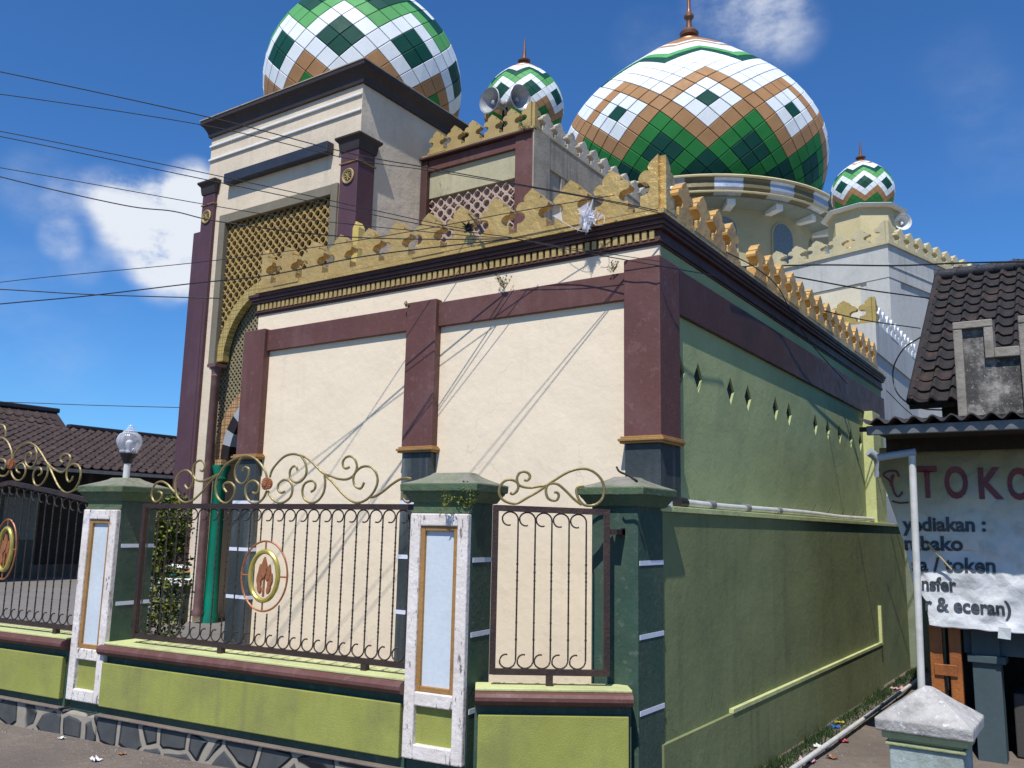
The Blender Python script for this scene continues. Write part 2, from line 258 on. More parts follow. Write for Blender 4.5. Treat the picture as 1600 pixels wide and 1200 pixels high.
CHECK = gridmat('gold_key_pattern_tile', (.42, .32, .10, 1), (.26, .185, .055, 1), .052)
CHECKR = gridmat('pink_gold_key_pattern_tile', (.44, .28, .13, 1), (.20, .10, .045, 1), .05)

def stonemat():
    m = bpy.data.materials.new('river_stone_masonry'); m.use_nodes = True; t = m.node_tree; N = t.nodes; L = t.links
    b = N['Principled BSDF']; g = N.new('ShaderNodeNewGeometry')
    mp = N.new('ShaderNodeMapping'); mp.inputs['Scale'].default_value = (4.0, 4.0, 4.4); L.new(g.outputs['Position'], mp.inputs[0])
    dn = N.new('ShaderNodeTexNoise'); dn.inputs['Scale'].default_value = 2.5; L.new(g.outputs['Position'], dn.inputs['Vector'])
    ad = N.new('ShaderNodeMix'); ad.data_type = 'RGBA'; ad.blend_type = 'LINEAR_LIGHT'; ad.inputs['Factor'].default_value = .16; L.new(mp.outputs[0], ad.inputs['A']); L.new(dn.outputs['Color'], ad.inputs['B'])
    v = N.new('ShaderNodeTexVoronoi'); v.feature = 'DISTANCE_TO_EDGE'; v.inputs['Scale'].default_value = 1; L.new(ad.outputs['Result'], v.inputs['Vector'])
    v2 = N.new('ShaderNodeTexVoronoi'); v2.inputs['Scale'].default_value = 1; L.new(ad.outputs['Result'], v2.inputs['Vector'])
    r = N.new('ShaderNodeMapRange'); r.inputs[1].default_value = .05; r.inputs[2].default_value = .07; L.new(v.outputs['Distance'], r.inputs[0])
    n = N.new('ShaderNodeTexNoise'); n.inputs['Scale'].default_value = 9; n.inputs['Detail'].default_value = 8; L.new(g.outputs['Position'], n.inputs['Vector'])
    st = N.new('ShaderNodeMix'); st.data_type = 'RGBA'; st.inputs['A'].default_value = (.028, .031, .034, 1); st.inputs['B'].default_value = (.085, .09, .092, 1); L.new(n.outputs[0], st.inputs['Factor'])
    mo = N.new('ShaderNodeMix'); mo.data_type = 'RGBA'; mo.inputs['A'].default_value = (.36, .32, .26, 1); mo.inputs['B'].default_value = (.22, .19, .15, 1); L.new(n.outputs[0], mo.inputs['Factor'])
    x = N.new('ShaderNodeMix'); x.data_type = 'RGBA'; L.new(r.outputs[0], x.inputs['Factor']); L.new(mo.outputs['Result'], x.inputs['A']); L.new(st.outputs['Result'], x.inputs['B'])
    L.new(x.outputs['Result'], b.inputs['Base Color']); b.inputs['Roughness'].default_value = .8
    h = N.new('ShaderNodeMath'); h.operation = 'MULTIPLY_ADD'; h.inputs[1].default_value = .15; L.new(n.outputs[0], h.inputs[0]); 
    rr = N.new('ShaderNodeMapRange'); rr.interpolation_type = 'SMOOTHSTEP'; rr.inputs[1].default_value = .06; rr.inputs[2].default_value = .13; L.new(v.outputs['Distance'], rr.inputs[0]); L.new(rr.outputs[0], h.inputs[2])
    bp = N.new('ShaderNodeBump'); bp.inputs['Strength'].default_value = .9; bp.inputs['Distance'].default_value = .04; L.new(h.outputs[0], bp.inputs['Height']); L.new(bp.outputs[0], b.inputs['Normal'])
    return m
STONE = stonemat()

# ------------------------------------------------------------------ mesh helpers (all in world coordinates)
def B(): return bmesh.new()
def face(bm, pts):
    return bm.faces.new([bm.verts.new(p) for p in pts])
def hexa(bm, p):   # 8 points: bottom 4 ccw, top 4 ccw
    v = [bm.verts.new(q) for q in p]
    for f in ((3, 2, 1, 0), (4, 5, 6, 7), (0, 1, 5, 4), (1, 2, 6, 5), (2, 3, 7, 6), (3, 0, 4, 7)): bm.faces.new([v[i] for i in f])
def box(bm, x0, x1, y0, y1, z0, z1):
    hexa(bm, [(x0, y0, z0), (x1, y0, z0), (x1, y1, z0), (x0, y1, z0), (x0, y0, z1), (x1, y0, z1), (x1, y1, z1), (x0, y1, z1)]); return bm
def fbox(bm, O, u, n, a0, a1, b0, b1, z0, z1):  # box in plan frame (O,u,n)
    P = lambda a, b, z: (O[0] + u[0] * a + n[0] * b, O[1] + u[1] * a + n[1] * b, z)
    hexa(bm, [P(a0, b0, z0), P(a1, b0, z0), P(a1, b1, z0), P(a0, b1, z0), P(a0, b0, z1), P(a1, b0, z1), P(a1, b1, z1), P(a0, b1, z1)]); return bm
def prism(bm, poly, M, t):
    """extrude 2d outline poly (u,w) by thickness t along third axis; M maps (u, depth, w)->world"""
    n = len(poly); f = [bm.verts.new(M(u, 0, w)) for u, w in poly]; b = [bm.verts.new(M(u, t, w)) for u, w in poly]
    bm.faces.new(f); bm.faces.new(b[::-1])
    for i in range(n): bm.faces.new((f[i], b[i], b[(i + 1) % n], f[(i + 1) % n]))
    return bm
def plate(bm, outer, holes, M, t):
    """plate with holes"""
    loops = [outer] + holes
    tris = tessellate_polygon([[Vector((u, w, 0)) for u, w in l] for l in loops])
    flat = [p for l in loops for p in l]
    f = [bm.verts.new(M(u, 0, w)) for u, w in flat]; b = [bm.verts.new(M(u, t, w)) for u, w in flat]
    for a, c, d in tris:
        try: bm.faces.new((f[a], f[c], f[d])); bm.faces.new((b[d], b[c], b[a]))
        except ValueError: pass
    k = 0
    for l in loops:
        n = len(l)
        for i in range(n):
            i0, i1 = k + i, k + (i + 1) % n
            bm.faces.new((f[i0], b[i0], b[i1], f[i1]))
        k += n
    return bm
def tube(bm, pts, r, n=6, r1=None, closed=False):
    pts = [Vector(p) for p in pts]; N_ = len(pts); rings = []; up = Vector((0.13, 0.31, 1)).normalized()
    for i, p in enumerate(pts):
        a = pts[(i - 1) % N_] if (closed or i > 0) else p; c = pts[(i + 1) % N_] if (closed or i < N_ - 1) else p
        t = (c - a).normalized(); s = t.cross(up)
        if s.length < .05: s = t.cross(Vector((1, 0, 0)))
        s.normalize(); q = s.cross(t); rr = r if r1 is None else r + (r1 - r) * i / (N_ - 1)
        rings.append([bm.verts.new(p + s * cos(2 * pi * k / n) * rr + q * sin(2 * pi * k / n) * rr) for k in range(n)])
    for i in range(N_ if closed else N_ - 1):
        A, C_ = rings[i], rings[(i + 1) % N_]
        for k in range(n): bm.faces.new((A[k], A[(k + 1) % n], C_[(k + 1) % n], C_[k]))
    if not closed:
        bm.faces.new(rings[0][::-1]); bm.faces.new(rings[-1])
    return bm
def smooth(pts, k=6):
    """catmull-rom"""
    pts = [Vector(p) for p in pts]; o = []
    P = [pts[0] * 2 - pts[1]] + pts + [pts[-1] * 2 - pts[-2]]
    for i in range(1, len(P) - 2):
        a, b, c, d = P[i - 1:i + 3]
        for j in range(k):
            t = j / k; o.append(.5 * ((2 * b) + (c - a) * t + (2 * a - 5 * b + 4 * c - d) * t * t + (3 * b - a - 3 * c + d) * t ** 3))
    o.append(pts[-1]); return o
def lathe(bm, prof, c, n=24, a0=0, ang=2 * pi):
    c = Vector(c); rings = []; full = abs(ang - 2 * pi) < 1e-6; m = n if full else n + 1
    for r, z in prof:
        rings.append([bm.verts.new(c + Vector((r * cos(a0 + ang * k / n), r * sin(a0 + ang * k / n), z))) for k in range(m)] if r > 1e-4 else [bm.verts.new(c + Vector((0, 0, z)))])
    for A, C_ in zip(rings, rings[1:]):
        for k in range(n):
            k1 = (k + 1) % m
            if len(A) == 1 and len(C_) == 1: continue
            if len(A) == 1: bm.faces.new((A[0], C_[k1], C_[k]))
            elif len(C_) == 1: bm.faces.new((A[k], A[k1], C_[0]))
            else: bm.faces.new((A[k], A[k1], C_[k1], C_[k]))
    for R_ in (rings[0], rings[-1]):
        if len(R_) > 2 and full: bm.faces.new(R_)
    return bm
def obj(name, bm, mat, parent=None, sm=False, bev=0, fix=True):
    if fix: bmesh.ops.recalc_face_normals(bm, faces=bm.faces)
    root = parent
    while root is not None and root.parent is not None: root = root.parent
    if root is not None: bmesh.ops.translate(bm, verts=bm.verts, vec=-root.location)
    me = bpy.data.meshes.new(name); bm.to_mesh(me); bm.free()
    if isinstance(mat, (list, tuple)):
        for m in mat: me.materials.append(m)
    else: me.materials.append(mat)
    if sm:
        for p in me.polygons: p.use_smooth = True
        try: me.set_sharp_from_angle(angle=radians(38))
        except Exception: pass
    o = bpy.data.objects.new(name, me); COL.objects.link(o)
    if parent is not None: o.parent = parent
    if bev:
        b = o.modifiers.new('bevel', 'BEVEL'); b.width = bev; b.segments = 2; b.limit_method = 'ANGLE'; b.angle_limit = radians(50)
    return o
def thing(name, label, cat, loc, group=None):
    o = bpy.data.objects.new(name, None); COL.objects.link(o); o.location = loc; o.empty_display_size = .2
    o['label'] = label; o['category'] = cat
    if group: o['group'] = group
    bpy.context.view_layer.update() if False else None
    return o
def tag(o, label, cat, group=None):
    o['label'] = label; o['category'] = cat
    if group: o['group'] = group
    return o
def part_copy(src, parent, delta):
    c = src.copy(); COL.objects.link(c); c.parent = parent; c.location = src.location + Vector(delta); return c

# ------------------------------------------------------------------ ground
def axis(lo, hi, near0, near1, st):
    a = []; x = near0
    while x <= near1: a.append(x); x += st
    x = near0; s = st
    while x > lo: s *= 1.5; x -= s; a.append(x)
    x = near1; s = st
    while x < hi: s *= 1.5; x += s; a.append(x)
    return sorted(a)
def gz(x, y):
    f = max(0, min(1, (x + 2.75) / .4)) * max(0, min(1, (y - 3.6) / .9)); f = f * f * (3 - 2 * f)
    z = -.16 * f
    if abs(x) < 14 and abs(y) < 16: z += .012 * noise.noise(Vector((x * 1.7, y * 1.7, 0))) + .006 * noise.noise(Vector((x * 7, y * 7, 3)))
    return z - (.0 if abs(x) < 14 and abs(y) < 16 else .02)
bm = B(); xs = axis(-400, 400, -9, 1.5, .12); ys = axis(-400, 400, 2.2, 14, .12)
vv = [[bm.verts.new((x, y, gz(x, y))) for y in ys] for x in xs]
for i in range(len(xs) - 1):
    for j in range(len(ys) - 1): bm.faces.new((vv[i][j], vv[i + 1][j], vv[i + 1][j + 1], vv[i][j + 1]))
g = obj('ground', bm, DIRT, sm=True); g['kind'] = 'structure'
bm = B()
face(bm, [(-40, .75, .2), (-9.6, 3.75, .2), (-2.75, 4.42, .2), (-2.75, 5.4, .2), (-6.7, 5.5, .2), (-6.7, 9, .2), (-11, 9, .2), (-12, 30, .2), (-40, 30, .2)])
g = obj('courtyard_paving', bm, COURT); g['kind'] = 'structure'

# ------------------------------------------------------------------ crest merlons
def merlon_poly(h, w):
    r = [(0, 1.0), (.10, .93), (.185, .87), (.225, .80), (.20, .735), (.29, .745), (.38, .70), (.425, .62), (.415, .56), (.37, .535), (.28, .53), (.21, .49), (.175, .43), (.18, .37), (.225, .32), (.30, .29), (.375, .29), (.39, .26), (.39, .09), (.5, .09), (.5, 0)]
    return [(u * w, v * h) for u, v in r]
def merlon(bm, c, u, h, w, t, halves=(1, 1), base=0.0, jit=.012):
    """c base centre, u plan direction, extruded along n"""
    n = (-u[1], u[0]); pr = merlon_poly(h, w); jz = random.uniform(-jit, jit) * h
    right = [(a, z + (jz if z > .5 * h else 0)) for a, z in pr]; left = [(-a, z) for a, z in right[::-1]]
    if halves == (1, 1): poly = right + left[:-1]
    elif halves == (0, 1): poly = right + [(0, 0)]
    else: poly = [(0, 0)] + left
    M = lambda a, d, z: (c[0] + u[0] * a + n[0] * (d - t / 2), c[1] + u[1] * a + n[1] * (d - t / 2), c[2] + z)
    return prism(bm, poly, M, t)
def crest(parent, p0, u, n, sp, h, t, mat, skip=(), name='merlon', w=None):
    w = w or sp; shapes = []
    for k in range(3):
        bm = B(); merlon(bm, (0, 0, 0), u, h, w * 1.0, t); bmesh.ops.recalc_face_normals(bm, faces=bm.faces)
        me = bpy.data.meshes.new(name); bm.to_mesh(me); bm.free(); me.materials.append(mat); shapes.append(me)
    root = parent
    while root.parent is not None: root = root.parent
    for i in range(n):
        if i in skip: continue
        o = bpy.data.objects.new(name, shapes[i % 3]); COL.objects.link(o); o.parent = parent
        o.location = Vector((p0[0] + u[0] * sp * i, p0[1] + u[1] * sp * i, p0[2])) - root.location + Vector((random.uniform(-.006, .006), random.uniform(-.006, .006), 0))
def corner_merlon(parent, c, ua, ub, h, w, t, mat):
    """two half merlons meeting at a corner; ua, ub outward plan directions"""
    bm = B()
    for u in (ua, ub):
        merlon(bm, c, u, h, w, t, halves=(0, 1))
    obj('corner_merlon', bm, mat, parent)

# ------------------------------------------------------------------ mosque wing (cream front, green side)
WX0, WX1, WY0, WY1 = -6.72, -2.47, 5.45, 12.8
wing = thing('mosque_wing', 'low flat-roofed wing with cream front, maroon pilasters and sage green side under a gold crest', 'building', (-4.6, 9, 0))
bm = B(); box(bm, WX0, WX1 - .043, WY0, WY1, .05, 3.72); box(bm, WX1 - .0429, WX1 - .0005, WY0, WY0 + .0199, 1.7, 3.7); obj('wall', bm, CREAM, wing)
# green side wall with diamond openings
dia = []
ys_d = [5.79, 6.13, 6.82, 7.24, 8.0, 8.42, 9.35, 9.85, 10.37, 10.9, 11.4, 11.95]
for y in ys_d: dia.append([(y, 2.75 - .115), (y + .085, 2.75), (y, 2.75 + .115), (y - .085, 2.75)])
bm = B(); plate(bm, [(WY0 + .02, 1.70), (WY1, 1.70), (WY1, 3.70), (WY0 + .02, 3.70)], dia, lambda u, d, w: (WX1 - d, u, w), .02)
obj('side_wall', bm, GREEN, wing)
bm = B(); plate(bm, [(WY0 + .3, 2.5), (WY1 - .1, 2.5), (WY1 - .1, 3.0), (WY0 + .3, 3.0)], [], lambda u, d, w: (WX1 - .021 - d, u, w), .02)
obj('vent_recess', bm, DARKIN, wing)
LX = -2.345
bm = B(); box(bm, LX - .2, LX, 5.12, 13.2, -.3, 1.725); obj('lower_wall', bm, GREEN2, wing)
bm = B(); box(bm, LX - .1, LX + .016, 5.13, 13.18, 1.727, 1.765); obj('ledge', bm, LEDGE, wing, bev=.004)
bm = B()
a = onx(1118, 1120, LX + .03); c = onx(1378, 1004, LX + .03)
zpl = (a.z + c.z) / 2
box(bm, LX + .002, LX + .03, 5.12, c.y, -.3, zpl - .03); obj('plinth', bm, GREEN2, wing)
bm = B(); box(bm, LX + .002, LX + .036, 6.3, c.y, zpl - .028, zpl); box(bm, LX + .002, LX + .036, c.y + .002, c.y + .06, zpl - .028, zpl + .42); obj('plinth_trim', bm, LEDGE, wing)
# beams and pilasters
bm = B(); box(bm, WX0 + .05, -2.71, WY0 - .035, WY0 + .01, 3.225, 3.43); obj('beam', bm, MAROON, wing, bev=.006)
bm = B(); box(bm, WX1 - .01, WX1 + .03, 5.715, WY1 + .03, 3.15, 3.49); obj('beam', bm, MAROOND, wing, bev=.006)
def pilaster(x0, x1, y0, y1, ztop):
    bm = B(); box(bm, x0, x1, y0, y1, 2.235, ztop); p = obj('pilaster', bm, MAROON, wing, bev=.008)
    bm = B(); box(bm, x0 + .006, x1 - .006, y0 + .006, y1, .2, 2.19); obj('pilaster_base', bm, DKBASE, p, bev=.006)
    bm = B()
    for e, z0, z1 in ((.022, 2.19, 2.205), (.032, 2.205, 2.225), (.018, 2.225, 2.24)): box(bm, x0 - e, x1 + e, y0 - e, y1, z0, z1)
    obj('gold_moulding', bm, GOLDT, p, bev=.004)
    for z in (1.79, 1.36, .93, .5):
        bm = B(); box(bm, x0 + .002, x1 - .002, y0 + .003, y1 - .02, z - .016, z + .016); obj('white_stripe', bm, TAPE, p)
pilaster(-6.82, -6.52, 5.375, 5.7, 3.44)
pilaster(-4.74, -4.425, 5.375, 5.47, 3.455)
pilaster(-2.71, -2.432, 5.365, 5.71, 3.50)
# cornice: stepped maroon mouldings around front and side, dentils on front
bm = B()
steps = [(.012, 3.60, 3.618), (.024, 3.618, 3.635), (.010, 3.635, 3.712), (.042, 3.712, 3.738), (.056, 3.738, 3.768), (.07, 3.768, 3.80)]
for e, z0, z1 in steps: box(bm, WX0 - .02 - e, WX1 + e, WY0 - e, WY1 + .03, z0, z1)
obj('cornice', bm, MAROOND, wing, bev=.005)
bm = B(); x = WX0 + .01
while x < WX1 - .02:
    box(bm, x, x + .036, WY0 - .030, WY0 - .008, 3.643, 3.706); x += .058
obj('dentil_band', bm, GOLDF, wing)
bm = B(); box(bm, WX0, WX1 - .05, WY0 + .05, WY1, 3.80, 3.815); obj('flat_roof', bm, PLASG, wing)
# crest
CX, CY = -2.435, 5.40
bm = B(); box(bm, WX0 + .07, CX + .04, CY - .04, CY + .04, 3.80, 3.835); box(bm, CX - .04, CX + .04, CY + .041, WY1 - .1, 3.80, 3.835); obj('crest_base', bm, GOLD, wing)
crest(wing, (CX - .365, CY, 3.835), (-1, 0), 11, .345, .365, .085, GOLD)
crest(wing, (CX, CY + .36, 3.835), (0, 1), 20, .335, .33, .085, GOLDO, skip=(4,))
corner_merlon(wing, (CX + .0, CY + .0, 3.835), (-1, 0), (0, 1), .40, .36, .085, GOLD)
corner_merlon(wing, (WX0 + .11, CY + .0, 3.835), (1, 0), (0, 1), .40, .36, .085, GOLD)
crest(wing, (WX0 + .11, CY + .4, 3.835), (0, 1), 7, .345, .33, .085, GOLD)
pq = ony(556, 345, 6.1); YEL = paint('yellow_post_paint', (.62, .46, .12, 1), None, .6, 5)
bm = B(); prism(bm, [(-.042, 3.7), (.042, 3.7), (.042, pq.z - .07), (0, pq.z), (-.042, pq.z - .07)], lambda u, d, w: (pq.x + u, 6.1 + d, w), .10); obj('yellow_post', bm, YEL, wing, bev=.005)
# end pier (yellow green) at far end of the side wall and its rain pipe
bm = B(); box(bm, WX1 - .02, -2.345, 11.56, 12.0, 1.765, 3.16); obj('end_pier', bm, LEDGE, wing, bev=.006)

# ------------------------------------------------------------------ dome builder
def dome(parent, c, R, prof, N_, p, nlow, order, aspect=1.0, ztop_r=.1):
    """diagonal panels on a surface of revolution. prof: (r,z) list scaled by R from seam s=0; nlow: panel rows below the lattice foot"""
    pts = smooth([(r * R, 0, z * R) for r, z in prof], 24); c = Vector(c)
    L_ = [0]
    for a, b in zip(pts, pts[1:]): L_.append(L_[-1] + (b - a).length)
    def at(s):
        if s <= 0: return pts[0].x, pts[0].z
        for i in range(1, len(L_)):
            if L_[i] >= s:
                t = (s - L_[i - 1]) / max(1e-9, L_[i] - L_[i - 1]); q = pts[i - 1].lerp(pts[i], t); return q.x, q.z
        return pts[-1].x, pts[-1].z
    S_ = [0.0]
    while True:
        r, z = at(S_[-1])
        if r < ztop_r * R or S_[-1] >= L_[-1] - 1e-4 or len(S_) > 200: break
        S_.append(S_[-1] + (aspect(len(S_) - nlow) if callable(aspect) else aspect) * pi * r / N_)
    rows = [at(s) for s in S_]
    bmu = B(); lathe(bmu, [(r * .992, z) for r, z in rows] + [(0.001, at(L_[-1])[1])], c, 96)
    body = obj('dome_shell', bmu, GROUT, parent, sm=True)
    bm = B(); M_ = {'W': 0, 'B': 1, 'G': 2, 'L': 3, 'D': 4}
    def P(j, th, k=1.0):
        j = max(0, min(len(rows) - 1, j)); r, z = rows[j]; return c + Vector((r * cos(th), r * sin(th), z))
    for j in range(0, len(rows)):
        u = j - nlow; cc0 = u % 2
        for i in range(N_):
            cc = cc0 + 2 * i; th = (cc + .5 * 0) * pi / N_ + dome.rot; d = pi / N_
            col = order(u, cc, p)
            q = [P(j - 1, th), P(j, th + d), P(j + 1, th), P(j, th - d)]
            ctr = (q[0] + q[1] + q[2] + q[3]) / 4; nn = (q[1] - q[3]).cross(q[2] - q[0])
            if nn.length < 1e-9: continue
            nn.normalize()
            if nn.dot(ctr - c - Vector((0, 0, .3 * R))) < 0: nn = -nn
            ins = .972
            inner = [ctr + (v - ctr) * ins + nn * .005 * R for v in q]; mid = [ctr + (v - ctr) * .91 + nn * .0085 * R for v in q]
            uniq = []
            f = None
            try:
                vi = [bm.verts.new(v) for v in inner]; vm = [bm.verts.new(v) for v in mid]
                f = bm.faces.new(vm); f.material_index = M_[col]
                for k in range(4):
                    g_ = bm.faces.new((vi[k], vi[(k + 1) % 4], vm[(k + 1) % 4], vm[k])); g_.material_index = M_[col]
            except ValueError: pass
    obj('dome_panels', bm, [DW, DB, DG, DL, DD], parent, fix=True)
    return rows
dome.rot = 0
def order_main(u, c, p):
    c8 = c % 8; cs = c8 if c8 <= 4 else 8 - c8
    if u < cs:
        A, Bb = (u + c8) // 2, (u - c8) // 2
        if (A in (0, 3) and -4 <= Bb <= -1) or (Bb in (-1, -4) and 0 <= A <= 3): return 'G'
        return 'D'
    if u == cs: return 'B'
    k = (u - (8 - cs)) / 2
    if k < 0:
        return 'D' if (u == 4 and cs == 0) else 'W'
    if k == 0: return 'B'
    if k <= 3: return 'W'
    if k == 4: return 'D'
    if k == 5: return 'L'
    if k <= 8: return 'W'
    return 'B' if (k == 9 or k >= 11) else 'W'
def order_small(u, c, p):
    # lattice period 3: dark 2x2 diamonds in white, brown/green below, light green/dark above
    P2 = 6; c6 = c % P2; cs = c6 if c6 <= 3 else 6 - c6
    if u < cs:
        j = (cs - u) // 2
        if j == 1: return 'B'
        if j == 2: return 'G'
        if j == 3 and cs >= 2: return 'G'
        return 'D'
    k = (u - (6 - cs)) / 2
    if u == cs: return 'W'
    if k < 0: return 'D'
    if k == 0: return 'W'
    if k == 1: return 'L'
    if k == 2: return 'D'
    if k <= 4: return 'W'
    return 'B' if k == 5 else 'W'
PROF = [(.86, -.56), (.95, -.34), (.995, -.10), (1.0, .06), (.965, .28), (.87, .50), (.72, .70), (.54, .86), (.36, .975), (.22, 1.045), (.12, 1.10), (.06, 1.15)]
PROFT = [(.56, -.83), (.74, -.68), (.90, -.44), (.985, -.16), (1, .05), (.965, .27), (.88, .49), (.75, .68), (.60, .83), (.45, .95), (.31, 1.05), (.18, 1.13), (.08, 1.19)]
def finial(parent, c, R, big=False):
    pr = [(.34, -.05), (.335, -.01), (.22, .05), (.13, .10), (.09, .14), (.10, .165), (.155, .19), (.165, .22), (.10, .27), (.055, .30), (.045, .36), (.036, .5), (.006, .86)]
    if big: pr = [(.125, -.035), (.12, -.015), (.07, .005), (.04, .03), (.036, .04), (.056, .05), (.060, .07), (.05, .085), (.02, .11), (.016, .15), (.018, .165), (.031, .18), (.031, .195), (.018, .21), (.012, .24), (.010, .36), (.02, .37), (.01, .385), (.003, .50)]
    bm = B(); lathe(bm, [(r * R, z * R) for r, z in pr], c, 28)
    return obj('finial', bm, FIN, parent, sm=True)

# ------------------------------------------------------------------ gate tower
TX0, TX1, TY0, TY1 = -11.28, -8.02, 8.0, 11.3
tower = thing('gate_tower', 'tall beige entrance tower with gold lattice arch and a patterned dome on top', 'building', (-9.65, 9.65, 0))
AXC = -9.62
bm = B()
box(bm, TX0, -10.84, TY0, TY0 + .45, 0, 7.66); box(bm, -8.5, TX1, TY0, TY0 + .45, 0, 7.66)
box(bm, -10.839, -8.501, TY0 + .0, TY0 + .45, 6.10, 7.66); box(bm, TX0 + .001, TX1 - .001, TY0 + .452, TY1, 3.6, 7.655); box(bm, TX0 + .001, TX0 + .3, TY0 + .452, TY1, 0, 3.599); box(bm, TX1 - .3, TX1 - .001, TY0 + .452, TY1, 0, 3.599)
obj('wall', bm, PLAS, tower)
bm = B(); box(bm, TX0 + .31, TX1 - .31, TY0 + 1.4, TY0 + 1.5, 0, 3.59); obj('porch_wall', bm, OCHRE, tower)
# cornice with cove
bm = B()
prof = [(.0, 7.60), (.04, 7.60), (.045, 7.65), (.065, 7.70), (.10, 7.76), (.14, 7.80), (.14, 7.855), (.0, 7.855)]
def ring_profile(bm, x0, x1, y0, y1, prof):
    rings = [[bm.verts.new(q) for q in ((x0 - e, y0 - e, z), (x1 + e, y0 - e, z), (x1 + e, y1 + e, z), (x0 - e, y1 + e, z))] for e, z in prof]
    for A, C_ in zip(rings, rings[1:]):
        for k in range(4): bm.faces.new((A[k], A[(k + 1) % 4], C_[(k + 1) % 4], C_[k]))
    bm.faces.new(rings[0][::-1]); bm.faces.new(rings[-1]); return bm
ring_profile(bm, TX0, TX1, TY0, TY1, prof); obj('cornice', bm, CORN, tower)
bm = B(); ring_profile(bm, TX0, TX1, TY0, TY1, [(.12, 7.857), (.15, 7.86), (.15, 7.875), (.12, 7.885)]); obj('cornice_edge', bm, PLASG, tower)
bm = B()
for z in (7.43, 7.20):
    box(bm, TX0 - .015, TX1 + .0, TY0 - .03, TY0 - .001, z, z + .035)
obj('string_course', bm, WHITE, tower, bev=.008)
bm = B(); box(bm, -10.74, -8.52, TY0 - .13, TY0 - .001, 6.68, 6.84); obj('dark_bar', bm, SLATE, tower, bev=.01)
# pilasters with capitals and medallions
def tpil(x0, x1, y0, y1, side=True):
    bm = B(); box(bm, x0, x1, y0, y1, .9, 6.64); p = obj('pilaster', bm, PURP, tower, bev=.008)
    bm = B(); ring_profile(bm, x0, x1, y0, y1, [(.0, 6.63), (.012, 6.63), (.02, 6.67), (.025, 6.71), (.03, 6.76), (.06, 6.795), (.07, 6.81), (.07, 6.835), (.0, 6.85)]); obj('capital', bm, CORN, p)
    bm = B(); ring_profile(bm, x0, x1, y0, y1, [(.0, 6.45), (.014, 6.453), (.016, 6.467), (.0, 6.475)]); obj('gold_band', bm, GOLDT, p)
    cx, cz = (x0 + x1) / 2, 6.26
    bm = B(); M = lambda a, r, y: (cx + r * cos(a), y, cz + r * sin(a))
    tube(bm, [M(2 * pi * k / 28, .098, y0 - .012) for k in range(28)], .013, 6, closed=True)
    tube(bm, [M(2 * pi * k / 24, .078, y0 - .010) for k in range(24)], .007, 6, closed=True); md = obj('medallion_ring', bm, GOLDF, p)
    bm = B(); prism(bm, [(.09 * cos(2 * pi * k / 24), .09 * sin(2 * pi * k / 24)) for k in range(24)], lambda u, d, w: (cx + u, y0 - .008 + d, cz + w), .02); obj('medallion_disc', bm, MEDB, p)
    bm = B()
    for k in range(8):
        a = 2 * pi * k / 8; pts = [(cx + cos(a) * t * .055, y0 - .014, cz + sin(a) * t * .055) for t in (.15, .6, 1)]; tube(bm, pts, .004, 5, r1=.010)
    tube(bm, [(cx, y0 - .014, cz - .055), (cx, y0 - .016, cz + .05)], .006, 5)
    obj('medallion_flower', bm, GOLDF, p)
    bm = B()
    ring_profile(bm, x0, x1, y0, y1, [(.0, .70), (.12, .70), (.12, .78), (.07, .80)]); ring_profile(bm, x0, x1, y0, y1, [(.03, .93), (.05, .95), (.03, .99)])
    obj('base_moulding', bm, WHITE, p)
    bm = B(); ring_profile(bm, x0, x1, y0, y1, [(.06, .801), (.075, .83), (.05, .86)]); obj('teal_moulding', bm, TEAL, p)
    bm = B(); ring_profile(bm, x0, x1, y0, y1, [(.03, .862), (.07, .885), (.03, .925)]); obj('gold_moulding', bm, GOLDT, p)
    bm = B(); box(bm, x0 - .09, x1 + .09, y0 - .09, y1, .18, .70); obj('plinth', bm, DKBASE, p)
tpil(-8.315, -7.985, TY0 - .055, TY0 + .27)
tpil(-11.32, -11.03, TY0 - .055, TY0 + .27)
bm = B(); box(bm, -11.56, -11.325, TY0 - .0, TY0 + .4, .2, 6.08); obj('side_pier', bm, PURP, tower, bev=.01)
bm = B(); box(bm, -11.10, -11.085, TY0 - .058, TY0 - .05, .9, 4.9); obj('rain_pipe', bm, MAROOND, tower)
# taupe frame
bm = B(); box(bm, -10.89, -10.751, TY0 - .04, TY0 + .1, 3.9, 6.229); box(bm, -8.499, -8.37, TY0 - .04, TY0 + .1, .2, 6.229); box(bm, -10.75, -8.50, TY0 - .038, TY0 + .1, 6.08, 6.228)
obj('lattice_frame', bm, FRAME, tower, bev=.01)
